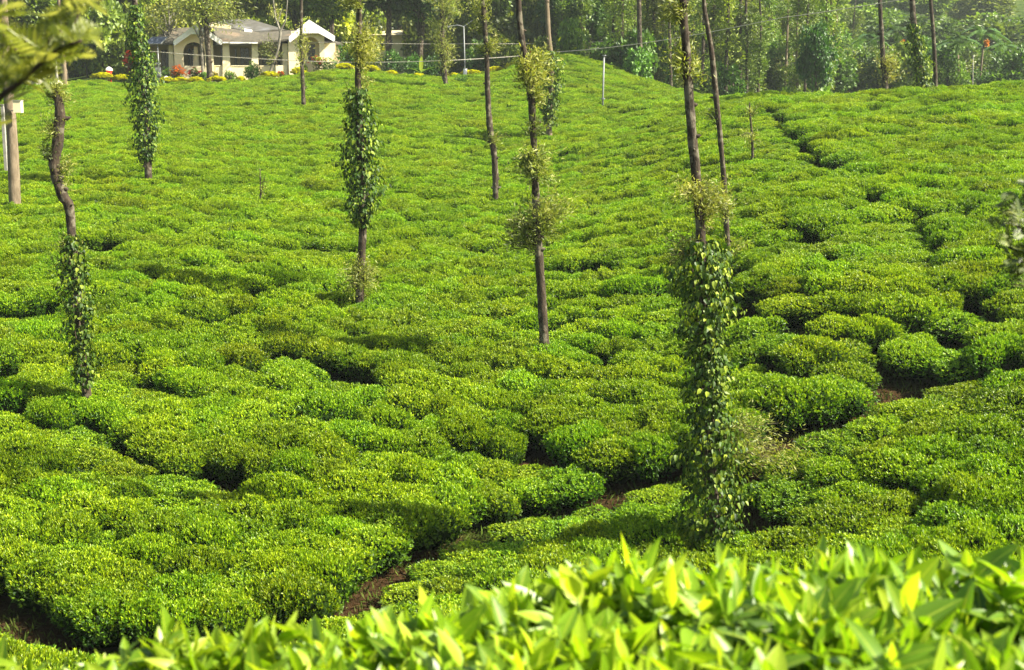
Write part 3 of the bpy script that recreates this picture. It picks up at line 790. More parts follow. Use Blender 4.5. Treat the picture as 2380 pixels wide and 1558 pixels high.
plantation_tree(T6, [23,22,20,19,17,16,17,18,15,14,14], 30, 'tall dark bare trunk in the centre with fuzzy leaf tufts along it', tufts=[
    (1252,150,36,46,dict(n=620,tint=.6,L=.2)), (1215,175,20,26,dict(n=140,tint=.45,L=.18)), (1262,225,20,24,dict(n=200,tint=.5,L=.2)), (1242,300,18,14,dict(n=160,tint=.35,L=.18)),
    (1243,375,38,34,dict(n=520,tint=.5,L=.2)), (1222,385,24,22,dict(n=240,tint=.25,L=.2)), (1262,495,34,26,dict(n=300,tint=.5,L=.2)),
    (1250,520,50,40,dict(n=620,tint=.45,L=.22)), (1208,552,34,30,dict(n=420,tint=.25,L=.2)), (1200,520,20,14,dict(n=90,tint=.5,L=.2))], twigs=14)
T7 = [(1278,325),(1275,275),(1280,220),(1281,150),(1275,80),(1271,0)]
plantation_tree(T7, [13,13,13,12,11,10], 66, 'pale slim trunk just right of the central dark trunk, ivy-hung in the middle', bark='bark_pale', tufts=[(1270,130,24,24,dict(n=120,tint=.5,L=.25))])
pepper_vine(T7, 65.9, 118, 290, [(118,12),(170,22),(230,24),(290,12)], 'short pepper vine around the pale trunk right of the central dark trunk', leaf=.17, dens=1.1)
T8 = [(1664,1262),(1656,1120),(1650,1000),(1646,900),(1640,800),(1634,680),(1630,570),(1621,440),(1609,320),(1600,200),(1592,80),(1588,0)]
plantation_tree(T8, [25,25,24,23,22,22,22,22,22,22,19,17], 20.3, 'thickest and nearest tree, dark trunk right of centre buried in vines below', tufts=[
    (1606,432,34,18,dict(n=320,tint=.7,L=.13)), (1640,430,22,16,dict(n=140,tint=.45,L=.12)), (1660,482,34,34,dict(n=420,tint=.65,L=.13)), (1568,575,24,26,dict(n=220,tint=.6,L=.13)),
    (1580,150,26,44,dict(n=260,tint=.55,L=.14)), (1565,35,26,22,dict(n=260,tint=.5,L=.14)), (1625,170,18,20,dict(n=100,tint=.6,L=.13)), (1575,590,30,18,dict(n=160,tint=.15,L=.12)),
    (1765,1010,34,40,dict(n=420,tint=.55,L=.12)), (1815,1050,46,22,dict(n=380,tint=.7,L=.12))], twigs=16)
pepper_vine(T8, 20.2, 560, 1250, [(560,34),(620,62),(700,60),(760,44),(850,40),(950,46),(1050,62),(1150,66),(1250,58)], 'large pepper vine with yellowing leaves covering the thickest trunk right of centre', leaf=.115, dens=1.3)
T9 = [(1696,655),(1693,590),(1688,500),(1681,400),(1672,300),(1665,235),(1655,130),(1644,60),(1636,0)]
plantation_tree(T9, [12,12,12,12,12,13,12,10,9], 34, 'thin leaning pale trunk close behind the thickest tree', tufts=[
    (1690,480,20,40,dict(n=220,tint=.6,L=.18)), (1700,610,24,36,dict(n=420,tint=.5,L=.16)), (1650,275,12,14,dict(n=60,tint=.3))], twigs=10)
T11 = [(706,252),(704,200),(701,140),(700,90),(700,0)]
plantation_tree(T11, [10,9,9,8,7], 81, 'slim dark trunk in front of the right gable of the house', tufts=[(702,105,12,44,dict(n=260,tint=.7,L=.3)), (699,190,8,14,dict(n=50,tint=.2,L=.25))])
T12 = [(1037,212),(1034,170),(1030,120),(1028,60),(1026,0)]
plantation_tree(T12, [10,9,9,8,7], 93, 'leafy slim tree on the field edge between house and lamp pole', tufts=[(1024,25,42,46,dict(n=620,tint=.45,L=.4)), (1020,90,28,40,dict(n=420,tint=.5,L=.35)), (1036,120,18,48,dict(n=420,tint=.75,L=.3))])
T15 = [(2058,205),(2053,150),(2049,80),(2045,0)]
plantation_tree(T15, [13,12,10,9], 64, 'leftmost of three dark trunks on the right ridge with yellowish leaves at its foot', tufts=[(2072,165,20,40,dict(n=360,tint=.8,L=.25)), (2078,140,14,14,dict(n=120,tint=.8,L=.25))])
T16 = [(2140,203),(2134,150),(2127,90),(2120,0)]
plantation_tree(T16, [17,17,15,12], 63, 'middle trunk of three on the right ridge, thick and vine-hung')
pepper_vine([(2146,203),(2138,150),(2130,90),(2121,0)], 62.9, 55, 200, [(55,12),(100,15),(150,19),(200,13)], 'yellow-green pepper vine on the middle trunk of the right ridge', leaf=.17, dens=1.2)
T17 = [(2175,203),(2172,130),(2168,60),(2163,0)]
plantation_tree(T17, [9,9,8.5,8], 63, 'rightmost of three trunks on the right ridge, a straight smooth bare pole of a tree', name='areca_palm', cat='palm', bark='bark', bump=.02, twigs=0)
T20 = [(1749,352),(1748,320),(1744,270),(1742,238)]
plantation_tree(T20, [6,5,4,3], 45, 'thin young sapling standing alone in the tea on the right', name='sapling', cat='sapling', tufts=[(1746,312,22,16,dict(n=120,tint=.6,L=.2)), (1743,255,12,16,dict(n=50,tint=.6,L=.2))], up=0, twigs=1)
T21 = [(605,470),(605,430),(604,392)]
plantation_tree(T21, [3,2.5,2], 49, 'tiny grey sapling in the tea below the house', name='sapling', cat='sapling', tufts=[(606,430,12,22,dict(n=40,tint=.4,L=.15))], up=0, twigs=0)

# white box on the far left trunk
o = thing('nest_box', at(43, 262, 47.6), 'small pale cream box fixed to the side of the pale trunk at the far left', 'box')
b = MB(); b.box(-.14, .14, -.12, .12, 0, .42); b.build('box', M['cream'], o)
b = MB(); b.box(-.16, .16, -.14, .14, .42, .45); b.box(-.26, -.14, -.03, .03, .05, .09); b.build('lid', M['concrete'], o)
# pale post by the same trunk
pb = at(10, 318, 55); o = thing('fence_post', (pb.x, pb.y, gz1(pb.x, pb.y)), 'thin pale concrete post at the far left edge behind the thick trunk', 'post')
b = MB(); hh = at(9, 245, 55).z - o.location.z; b.box(-.06, .06, -.06, .06, -.2, hh); b.box(-.075, .075, -.075, .075, hh, hh+.05); b.build('post', M['concrete'], o)

# ------------------------------------------------------------------ bungalow
HD = 109.0; HS = HD/F
def hx(X): return (X-W/2)*HS/math.cos(PITCH)*1.0
def hp(X, Y, dy=0.0):
    p = at(X, Y, HD); return (p.x, dy, p.z)
hb = at(570, 172, HD); hb.z = gz1(hb.x, HD)-.1
GZ = hb.z
house = thing('bungalow', hb, 'cream bungalow with grey tiled roofs, white gables and an arched veranda', 'house')
house.rotation_euler.z = math.radians(9)
def lx(X): return at(X, 150, HD).x-hb.x
def lz(Y): return at(570, Y, HD).z-hb.z
def arch_wall(x0, x1, z0, z1, ax0, ax1, az0, azs, y0, y1, ztop=None, n=14):
    """front wall with an arched opening, as quads between the arch and the wall's outline"""
    b = MB(); cx = (ax0+ax1)/2; r = (ax1-ax0)/2
    ztop = ztop or (lambda x: z1)
    b.box(x0, ax0, y0, y1, z0, azs); b.box(ax1, x1, y0, y1, z0, azs)
    if az0 > z0: b.box(ax0, ax1, y0+.02, y1-.02, z0, az0)
    xs = [x0]+[cx-r*math.cos(math.pi*k/n) for k in range(n+1)]+[x1]
    def za(x): return azs+math.sqrt(max(0, r*r-(x-cx)**2)) if ax0 <= x <= ax1 else azs
    for a_, c_ in zip(xs[:-1], xs[1:]):
        v = []
        for x in (a_, c_):
            for y in (y0, y1): v += [(x, y, za(x)), (x, y, max(ztop(x), za(x)+.02))]
        # order: a-y0-low, a-y0-high, a-y1-low, a-y1-high, c-...
        b.add(v, [(0,4,5,1), (2,3,7,6), (0,2,6,4), (1,5,7,3)])
    return b
# left porch
LX0, LX1 = lx(410), lx(498)
eav = lz(100)
pk = lz(62)
def gab(xc, xl, xr, zp, ze):
    return lambda x: zp-(abs(x-xc)/((xr-xl)/2))*(zp-ze)
lgc = lx(465)
b = arch_wall(LX0, LX1, -.6, eav, lx(430.5), lx(479), lz(154), lz(124), 0, .28, gab(lgc, lx(411), lx(519), lz(62), lz(103)))
b.box(LX0, LX0+.28, .28, 2.9, -.6, eav+.05)
b.build('porch_wall', M['cream'], house)
def taper_col(x0, x1, y0, y1, z0, z1, name='column', flare=.10, parent=None):
    b = MB()
    v = [(x0-flare,y0-flare,z0),(x1+flare,y0-flare,z0),(x1+flare,y1,z0),(x0-flare,y1,z0),(x0,y0,z1),(x1,y0,z1),(x1,y1,z1),(x0,y1,z1)]
    b.add(v, [(0,3,2,1),(4,5,6,7),(0,1,5,4),(1,2,6,5),(2,3,7,6),(3,0,4,7)])
    return b.build(name, M['cream'], parent or house)
taper_col(lx(453), lx(461), .9, 1.2, lz(154), lz(108))
taper_col(lx(488), lx(497), .30, .62, -.6, eav)
taper_col(lx(520), lx(534), .10, .55, -.6, eav, flare=.12)
taper_col(lx(586), lx(599), .10, .50, -.6, eav)
taper_col(lx(656), lx(668), .10, .60, -.6, eav, flare=.04)
taper_col(lx(396), lx(405), .9, 1.3, -.6, eav)
# parapets between the columns
for a_, c_ in ((499, 519), (535, 585), (600, 655)):
    b = MB(); b.box(lx(a_), lx(c_), .18, .42, -.6, lz(154)); b.box(lx(a_), lx(c_), .14, .46, lz(154), lz(152)); b.build('parapet', M['cream'], house)
b = MB(); b.box(lx(481), lx(488), .40, .62, -.6, lz(156)); b.build('parapet', M['cream'], house)
# main back wall of the veranda with openings
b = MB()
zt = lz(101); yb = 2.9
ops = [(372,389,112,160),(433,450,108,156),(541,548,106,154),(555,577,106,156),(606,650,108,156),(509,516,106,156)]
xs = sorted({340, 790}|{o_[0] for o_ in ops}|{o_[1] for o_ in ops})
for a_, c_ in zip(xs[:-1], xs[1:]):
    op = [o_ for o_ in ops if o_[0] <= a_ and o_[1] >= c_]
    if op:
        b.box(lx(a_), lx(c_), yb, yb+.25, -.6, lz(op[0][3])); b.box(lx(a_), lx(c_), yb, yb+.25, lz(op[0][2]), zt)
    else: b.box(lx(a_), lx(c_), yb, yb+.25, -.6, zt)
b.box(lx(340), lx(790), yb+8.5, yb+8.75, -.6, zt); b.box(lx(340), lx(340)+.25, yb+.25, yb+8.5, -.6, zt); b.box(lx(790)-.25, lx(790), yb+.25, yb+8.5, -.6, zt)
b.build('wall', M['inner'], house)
for a_, c_, t_, u_ in ops:
    fr = MB(); X0, X1, Z0, Z1 = lx(a_), lx(c_), lz(u_), lz(t_); y = yb+.08; k = .05
    fr.box(X0, X0+k, y, y+.08, Z0, Z1); fr.box(X1-k, X1, y, y+.08, Z0, Z1); fr.box(X0+k, X1-k, y, y+.08, Z1-k, Z1); fr.box(X0+k, X1-k, y, y+.08, Z0, Z0+k)
    if X1-X0 > .5: fr.box((X0+X1)/2-.025, (X0+X1)/2+.025, y, y+.08, Z0+k, Z1-k)
    f_ = fr.build('window', M['frame'], house)
    p = MB(); p.box(X0+k, X1-k, y+.03, y+.05, Z0+k, Z1-k); p.build('pane', M['glass'], f_)
b = MB(); b.box(lx(370), lx(668), .0, yb, -.7, .12); b.build('veranda_floor', M['concrete'], house)
# right porch
RX0, RX1 = lx(670), lx(753)
rg = gab(lx(722), lx(672), lx(776), lz(52), lz(94))
b = arch_wall(RX0, RX1, -.6, eav, lx(701), lx(741), -.55, lz(106), -.75, -.42, lambda x: rg(x)-.12)
b.box(RX0, RX0+.25, -.42, 2.9, -.6, lz(96)); b.box(RX1-.25, RX1, -.42, 1.0, -.6, lz(96))
b.box(RX1, lx(779), .70, 1.0, -.6, lz(97)); b.box(lx(779)-.25, lx(779), 1.0, yb+.25, -.6, lz(97))
b.box(RX0+.25, RX1-.25, .6, .8, -.6, lz(140)); b.box(RX0+.25, lx(713), .6, .8, lz(140), lz(70)); b.box(lx(732), RX1-.25, .6, .8, lz(140), lz(70)); b.box(lx(713), lx(732), .6, .8, lz(100), lz(70))
b.build('porch_wall', M['cream'], house)
fr = MB(); X0, X1, Z0, Z1 = lx(713), lx(732), lz(140), lz(100)
fr.box(X0, X0+.05, .64, .72, Z0, Z1); fr.box(X1-.05, X1, .64, .72, Z0, Z1); fr.box(X0+.05, X1-.05, .64, .72, Z1-.05, Z1); fr.box(X0+.05, X1-.05, .64, .72, Z0, Z0+.05)
for k in (1, 2, 3): fr.box(X0+.05, X1-.05, .65, .69, Z0+(Z1-Z0)*k/4-.015, Z0+(Z1-Z0)*k/4+.015)
fr.box((X0+X1)/2-.02, (X0+X1)/2+.02, .645, .70, Z0+.05, Z1-.05)
f_ = fr.build('window', M['frame'], house); p = MB(); p.box(X0+.05, X1-.05, .70, .715, Z0+.05, Z1-.05); p.build('pane', M['glass'], f_)
b = MB(); b.box(lx(757), lx(777), .50, .70, lz(150), lz(143)); b.build('ledge', M['cream'], house)
taper_col(lx(640), lx(666), -.55, -.1, -.6, lz(152), 'plinth', flare=.02)
# gable fascias: white, with a straight horizontal cut under the peak
def fascia(xl, xp, xr, zl, zp, zr, th, y, cut):
    b = MB()
    s1 = (zp-zl)/(xp-xl); s2 = (zp-zr)/(xr-xp)
    xa = xp-cut; xb = xp+cut*1.25
    outer = [(xl, zl), (xp, zp), (xr, zr)]
    b.prism([(xl, zl-th*.45), (xl, zl), (xp, zp), (xa, zp-s1*cut-th), (xl+.08, zl-th*.75)][::-1], y, y+.07)
    b.prism([(xp, zp), (xr, zr), (xr, zr-th*.5), (xr-.08, zr-th*.75), (xb, zp-s2*cut*1.25-th)][::-1], y, y+.07)
    b.prism([(xp, zp-.003), (xb, zp-s2*cut*1.25-th), (xa, zp-s1*cut-th)][::-1], y, y+.07)
    return b.build('fascia', M['white'], house)
fascia(lx(411), lx(465), lx(520), lz(98), lz(56), lz(95), .52, -.62, .5)
fascia(lx(672), lx(719), lx(777), lz(87), lz(47), lz(84), .60, -1.35, .6)
# roofs: thick slabs
def slab(name, quad_, th, mat):
    n = len(quad_); v = [tuple(q) for q in quad_]+[(q[0], q[1], q[2]-th) for q in quad_]
    f = [tuple(range(n)), tuple(range(2*n-1, n-1, -1))]+[(i, i+n, (i+1) % n+n, (i+1) % n) for i in range(n)]
    b = MB(); b.add(v, f); return b.build(name, mat, house)
def gable_roof(xl, xp, xr, zl, zp, zr, y0, y1):
    slab('roof', [(xl, y0, zl), (xp, y0, zp), (xp, y1, zp), (xl, y1, zl)], .12, M['roof'])
    slab('roof', [(xp, y0, zp), (xr, y0, zr), (xr, y1, zr), (xp, y1, zp)], .12, M['roof'])
gable_roof(lx(412), lx(465), lx(519), lz(98), lz(56.5), lz(95.5), -.55, 3.6)
gable_roof(lx(673), lx(719), lx(776), lz(87), lz(47.5), lz(84.5), -1.28, 4.4)
# long front roof, rising to its ridge, dipping in the middle as in the photo
yr = 3.4
slab('roof', [(lx(515), -.45, lz(97.5)), (lx(600), -.45, lz(98)), (lx(602), yr, lz(68)), (lx(486), yr, lz(54))], .14, M['roof'])
slab('roof', [(lx(600), -.45, lz(98)), (lx(674), -.45, lz(90)), (lx(704), yr, lz(60)), (lx(602), yr, lz(68))], .14, M['roof'])
slab('roof', [(lx(345), .3, lz(104)), (lx(413), .3, lz(101)), (lx(465), 3.5, lz(56.7)), (lx(395), 3.5, lz(60))], .14, M['roof'])
slab('roof', [(lx(345), yb+9.2, lz(104)), (lx(345), .3, lz(104.3)), (lx(395), 3.5, lz(60.3)), (lx(395), 6, lz(60.3))], .14, M['roof'])
slab('roof', [(lx(704), yr, lz(60)), (lx(719), 4.3, lz(58)), (lx(800), 4.6, lz(92)), (lx(800), 2.7, lz(96)), (lx(772), 2.7, lz(93))], .12, M['roof'])
slab('roof', [(lx(395), 5.9, lz(61)), (lx(719), 4.35, lz(59)), (lx(800), yb+9, lz(98)), (lx(345), yb+9, lz(104.6))], .12, M['roof'])
b = MB(); b.box(lx(521), lx(600), -.50, -.42, lz(102), lz(98.7)); b.build('gutter', M['white'], house)
b = MB(); b.add([(lx(487), yr-.1, lz(57)), (lx(535), yr-.1, lz(60.5)), (lx(535), yr-.1, lz(52)), (lx(487), yr-.1, lz(44)), (lx(487), yr+.1, lz(57)), (lx(535), yr+.1, lz(60.5)), (lx(535), yr+.1, lz(52)), (lx(487), yr+.1, lz(44))],
    [(0,1,2,3), (7,6,5,4), (0,4,5,1), (1,5,6,2), (2,6,7,3), (3,7,4,0)]); b.build('parapet', M['cream'], house)
b = MB(); b.tube([(lx(566), yr-.15, lz(64.5)), (lx(584), yr-.1, lz(67.5))], [.16, .16], seg=6); b.build('ridge_cap', M['white'], house)
# higher rear roof, hipped
y2, y3 = 5.0, 12.5
slab('rear_roof', [(lx(520), y2, lz(52)), (lx(582), y2-.6, lz(64)), (lx(655), y2, lz(55)), (lx(575), 8.6, lz(24)), (lx(548), 8.6, lz(24))], .14, M['roofgrey'])
slab('rear_roof', [(lx(655), y2, lz(55)), (lx(700), y3, lz(57)), (lx(575), 8.6, lz(24))], .14, M['roofgrey'])
slab('rear_roof', [(lx(455), y2+2, lz(54)), (lx(520), y2, lz(52)), (lx(548), 8.6, lz(24)), (lx(480), 8.6, lz(33))], .14, M['roofgrey'])
slab('rear_roof', [(lx(700), y3, lz(57)), (lx(440), y3, lz(57)), (lx(480), 8.6, lz(33)), (lx(548), 8.6, lz(24)), (lx(575), 8.6, lz(24))], .14, M['roofgrey'])
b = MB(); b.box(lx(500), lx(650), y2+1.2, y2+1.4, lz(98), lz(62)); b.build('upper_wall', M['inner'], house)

# pale building half hidden behind the dark tree
pb = at(930, 150, 128); pb.z = gz1(pb.x, 128)
o = thing('outbuilding', pb, 'small pale building half hidden behind dark foliage right of the bungalow', 'house')
def ob(X, Y): q = at(X, Y, 128)-pb; return q.x, q.z
b = MB()
x0, z0 = ob(868, 112); x1, z1 = ob(990, 82)
b.box(x0, x1, 0, 5, -1, z1); b.build('wall', M['cream'], o)
b = MB(); xm = ob(918, 66)
b.add([(x0-.4,-.5,z1),(x1+.4,-.5,z1),(x1+.4,5.5,z1),(x0-.4,5.5,z1),(xm[0]-1,2.5,xm[1]),(xm[0]+1.2,2.5,xm[1])], [(0,1,5,4),(1,2,5),(2,3,4,5),(3,0,4),(0,3,2,1)]); b.build('roof', M['inner'], o)
b = MB(); q = ob(900, 105); q2 = ob(912, 92); b.box(q[0], q2[0], -.04, .02, q[1], q2[1]); b.build('window', M['glass'], o)

# ------------------------------------------------------------------ garden in front of the house
def shrub_mesh(seed, rx, ry, rz, n, leaf, mat, wd=.35, lift=0.0):
    global rng
    rng = np.random.default_rng(seed)
    ls = LS()
    nc = max(6, n//90); cc = rand_dir(nc); cc[:, 2] = np.abs(cc[:, 2])*.9
    cc = cc*rng.uniform(.35, .72, nc)[:, None]; cr = rng.uniform(.25, .42, nc)
    k = rng.integers(0, nc, n); d = rand_dir(n)
    P = (cc[k]+d*(cr[k]*rng.uniform(.65, 1, n)**.5)[:, None])*np.array([rx, ry, rz])+np.array([0, 0, lift+rz*.12])
    P[:, 2] = np.abs(P[:, 2])
    Lf = leaf*rng.uniform(.6, 1.3, n)
    ls.leaves(T_DIA, P, unit(d+rand_dir(n)*.8), unit(d+np.array([0, 0, .5])+rand_dir(n)*.5), Lf, Lf*wd, np.clip(.5+.35*(d[:, 2])*.5+rng.normal(size=n)*.2, 0, 1), fold=.2)
    return ls.mesh('foliage', [mat])
def small_plant(X, Y, D, wpx, hpx, fmat, label, cat, name, flowers=None, nfl=70, leafcol=(1, 1, 1, 1), seed=1, leaf=.14, n=500, fs=.12, group=None, dz=.5):
    p = at(X, Y, D); p.z = gz1(p.x, D)+dz
    o = thing(name, p, label, cat, group)
    rx = wpx*.5*D/F; rz = hpx*D/F
    f = link('foliage', shrub_mesh(seed, rx, max(.5, rx*.5), rz*1.05, n, leaf, fmat), o); f.color = leafcol
    b = MB()
    for k in range(4): b.tube([(random.uniform(-.3, .3)*rx, 0, -.1), (random.uniform(-.5, .5)*rx, random.uniform(-.2, .2), rz*.6)], [.02, .01], seg=4)
    b.build('stems', M['stem'], o)
    if flowers:
        ls = LS(); n_ = nfl
        a = rng.uniform(0, 6.28, n_); r = np.sqrt(rng.uniform(0, 1, n_))*(1+.25*np.sin(a*3+seed))
        P = np.stack([rx*r*np.cos(a), max(.5, rx*.5)*r*np.sin(a), rz*(.98-.30*r**2)*rng.uniform(.55, 1.15, n_)], -1)
        for j in range(5):
            az = j*1.257+rng.uniform(0, .3, n_)
            T = np.stack([np.cos(az), np.sin(az), np.full(n_, .55)], -1)
            ls.leaves(T_DIA, P, T, np.stack([-np.cos(az)*.5, -np.sin(az)*.5, np.ones(n_)], -1), fs, fs*.45, rng.uniform(0, 1, n_))
        link('flowers', ls.mesh('flowers', [M[flowers]]), o)
    return o
MG = 'marigold clumps along the garden edge'
mari = [(240,207,46),(285,205,44),(388,191,34),(420,190,34),(455,187,34),(506,184,40),(560,181,20),(627,178,40),(692,172,34),(800,163,40),(862,160,36),(910,158,26),(973,159,26),(1056,151,20),(1096,142,52),(1152,130,50),(1192,121,34)]
mlab = ['leftmost yellow marigold clump, left of the vine-wrapped trunk','yellow marigold clump just left of the vine-wrapped trunk','low yellow marigold clump just right of the vine-wrapped trunk','yellow marigold strip under the orange flowers','yellow marigold clump below the left arch','wide yellow marigold clump below the first veranda column','tiny yellow and red clump left of the white slanting tree','bright yellow mound at the foot of the white slanting tree','bright yellow mound left of the right gable trunk','yellow flower strip just right of the bungalow, left of the leaf ball trunk','dull yellow flower strip right of the leaf ball trunk','small yellow clump in front of the dark hedge','yellow clump below the bright banana leaf','small yellow clump beside the leafy slim tree','wide bright yellow clump in front of the lamp pole','broad yellow clump right of the slim bare trunk','uppermost yellow clump beside the tall dark central trunk']
for k, ((X, Y, wpx), lb) in enumerate(zip(mari, mlab)):
    small_plant(X, Y, 105.0 if X < 1000 else 107, wpx, 17 if wpx > 30 else 13, M['tree'], lb, 'flowers', 'marigold_clump', flowers='yellow', nfl=int(wpx*7), seed=200+k, leaf=.13, n=260, group=MG, fs=.15, dz=.35)
small_plant(415, 185, 106.5, 34, 34, M['tree'], 'tall orange flowers in front of the left porch pillar', 'flowers', 'orange_lilies', flowers='orange', nfl=120, seed=301, fs=.16, leafcol=(.8,1.1,.7,1))
small_plant(452, 172, 107.5, 34, 26, M['tree'], 'green bush with red blooms under the left arch', 'flowers', 'red_flower_bush', flowers='red', nfl=16, seed=302, fs=.22, leafcol=(.8, 1.1, .7, 1))
small_plant(500, 172, 107.5, 44, 22, M['tree'], 'brownish green bush at the foot of the dark tree before the veranda', 'shrub', 'garden_shrub', seed=303, leafcol=(1.6, 1.1, .9, 1))
small_plant(385, 178, 107, 28, 34, M['tree'], 'round green bush beside the solar lamp', 'shrub', 'garden_shrub', seed=304, leafcol=(.8, 1.2, .8, 1))
small_plant(590, 176, 107, 64, 30, M['tree'], 'dark green bush under the middle of the veranda', 'shrub', 'garden_shrub', seed=305, leafcol=(.55, .9, .7, 1), n=900)
small_plant(580, 150, 108.3, 44, 44, M['tree'], 'young leafy bush against the veranda column', 'shrub', 'garden_shrub', seed=306, leafcol=(.9, 1.1, .8, 1), n=400)
small_plant(652, 175, 106.8, 22, 12, M['tree'], 'small red flowering plant by the plinth', 'flowers', 'red_flower_bush', flowers='red', nfl=30, seed=307, fs=.14, dz=.35)
small_plant(740, 172, 107, 50, 30, M['tree'], 'thin bush with pinkish red blooms below the right arch', 'flowers', 'red_flower_bush', flowers='red', nfl=26, seed=308, fs=.16, leafcol=(1.3, 1.2, .8, 1))
small_plant(530, 174, 107.3, 40, 24, M['tree'], 'low green bush before the second veranda parapet', 'shrub', 'garden_shrub', seed=341, leafcol=(.9, 1.2, .7, 1), n=600)
small_plant(470, 176, 107.6, 44, 26, M['tree'], 'leafy green bush below the left arch, behind the marigolds', 'shrub', 'garden_shrub', seed=342, leafcol=(.8, 1.15, .7, 1), n=700)
small_plant(700, 172, 107.0, 44, 24, M['tree'], 'olive bush left of the right arch', 'shrub', 'garden_shrub', seed=343, leafcol=(1.1, 1.15, .7, 1), n=600)
small_plant(768, 165, 107, 52, 26, M['tree'], 'dark green hedge bush at the right corner of the bungalow', 'shrub', 'garden_shrub', seed=309, leafcol=(.45, .9, .6, 1), n=1200, leaf=.1)
small_plant(303, 178, 110, 26, 40, M['tree'], 'shrub with dark red leaves left of the bungalow', 'shrub', 'red_leaf_shrub', flowers='red', nfl=120, seed=310, fs=.2, leafcol=(2.2, .5, .5, 1))
small_plant(1237, 120, 108, 26, 26, M['tree'], 'leafy bush with small red blooms behind the central dark trunk', 'flowers', 'red_flower_bush', flowers='red', nfl=30, seed=311, fs=.24)
small_plant(1072, 172, 96, 40, 26, M['tree'], 'dark round bush in the tea below the lamp pole', 'shrub', 'garden_shrub', seed=312, leafcol=(.35, .7, .5, 1), n=1400, leaf=.1, dz=.3)
for k, (X, lb) in enumerate([(810,'dark hedge bush next to the bungalow wall'),(862,'dark hedge bush right of the leaf ball trunk'),(912,'dark hedge bush below the pale outbuilding'),(958,'dark hedge bush left of the bright banana leaf'),(1000,'dark hedge bush left of the leafy slim tree')]):
    small_plant(X, 160, 111, 64, 48-2*(k % 2), M['tree'], lb, 'hedge bush', 'hedge_bush', seed=320+k, leafcol=(.35, .75, .6, 1), n=1500, leaf=.16, group='dark hedge right of the bungalow')
# banana plant with one bright leaf
p = at(978, 150, 106.5); p.z = gz1(p.x, p.y)
o = thing('banana_plant', p, 'young banana plant with one bright yellow-green upright leaf', 'banana plant')
b = MB(); b.tube([(0,0,-.1),(.02,0,.5),(.0,0,1.0)], [.09,.07,.04], seg=8); b.build('trunk', M['gstem'], o)
ls = LS(); ls.leaves(T_TEA, np.array([[0,0,.9],[0,0,.9],[0,0,.8],[0,0,.85]]), np.array([[.05,0,1],[.8,.1,.6],[-.8,0,.7],[.3,.8,.6]]), np.array([[.2,-1,0],[0,0,1],[0,0,1],[0,-.4,1.]]), np.array([1.4,1.3,1.2,1.2]), np.array([.2,.2,.2,.2]), np.array([.95,.5,.5,.5]), fold=.1, curl=np.array([0,.4,.4,.4]))
link('leaves', ls.mesh('banana_leaves', [M['tea_fg']]), o)
# small ornaments
p = at(255, 196, 105.5); p.z = gz1(p.x, p.y)
o = thing('garden_ornament', p, 'small red garden ornament with a pale rounded cap among marigolds', 'garden ornament')
b = MB(); b.tube([(0,0,0),(0,0,.9),(0,0,1.15)], [.14,.2,.27], seg=12); b.build('pot', M['ornred'], o)
b = MB(); b.tube([(0,0,1.15),(0,0,1.3),(0,0,1.42)], [.29,.24,.08], seg=12); b.build('cap', M['white'], o)
p = at(387, 188, 105); p.z = gz1(p.x, p.y)+.55
o = thing('globe_lamp', p, 'white globe lamp low in the flower bed beside the solar lamp', 'lamp')
b = MB(); b.tube([(0,0,.1),(0,0,.14),(0,0,.25),(0,0,.38),(0,0,.5),(0,0,.56)], [.06,.17,.24,.24,.16,.04], seg=12); b.build('globe', M['white'], o, smooth=True)
b = MB(); b.tube([(0,0,-.6),(0,0,.12)], [.04,.05], seg=8); b.build('stem', M['metal'], o)
p = at(409, 190, 105); p.z = gz1(p.x, p.y)+.4
o = thing('edging_post', p, 'short white post in the marigolds right of the globe lamp', 'post')
b = MB(); b.box(-.08,.08,-.08,.08,-.5,.4); b.box(-.1,.1,-.1,.1,.4,.46); b.build('post', M['white'], o)
# rocks at the left field edge
for X, Y, D, r, lb in ((134, 208, 100, .9, 'large pale rock at the upper left field edge'), (106, 214, 101, .45, 'small grey rock left of the large pale rock'), (88, 200, 108, .8, 'low grey rock at the far left field edge')):
    p = at(X, Y, D); p.z = gz1(p.x, D)+.35
    me_ = bpy.data.meshes.new('rock'); import bmesh
    bm = bmesh.new(); bmesh.ops.create_icosphere(bm, subdivisions=3, radius=r)
    for v in bm.verts:
        k_ = 1+.18*math.sin(v.co.x*5/r+X)+.14*math.sin(v.co.z*6/r+v.co.y*4/r); v.co = v.co*k_; v.co.z *= .85
    bm.to_mesh(me_); bm.free(); me_.materials.append(M['rock'])
    tag(link('rock', me_, None, p), lb, 'rock')

# ------------------------------------------------------------------ poles and wires
def pole(X0, Y0, X1, Y1, D, wpx, name, label, cat, mat, extra=None):
    p = at(X0, Y0, D); p.z = gz1(p.x, D); q = at(X1, Y1, D)
    o = thing(name, p, label, cat)
    b = MB(); b.tube([(0,0,-.2), tuple(q-p)], [wpx*.5*D/F, wpx*.42*D/F], seg=10); b.build('pole', M[mat], o, smooth=True)
    if extra: extra(o, p, q, D)
    return o
def lamp_extra(o, p, q, D):
    h = q-p
    b = MB(); b.tube([tuple(h), (h.x-.5, 0, h.z+.12), (h.x-1.2, 0, h.z+.02)], [.04,.035,.03], seg=6); b.tube([tuple(h), (h.x+.7, 0, h.z+.5)], [.03,.02], seg=6); b.build('arm', M['metal'], o)
    b = MB(); b.box(h.x-1.75, h.x-1.15, -.12, .12, h.z-.07, h.z+.05); b.build('lamp_head', M['metal'], o)
    b = MB(); b.tube([(0,0,-.2),(0,0,1.2)], [.17,.15], seg=12); b.build('base', M['white'], o)
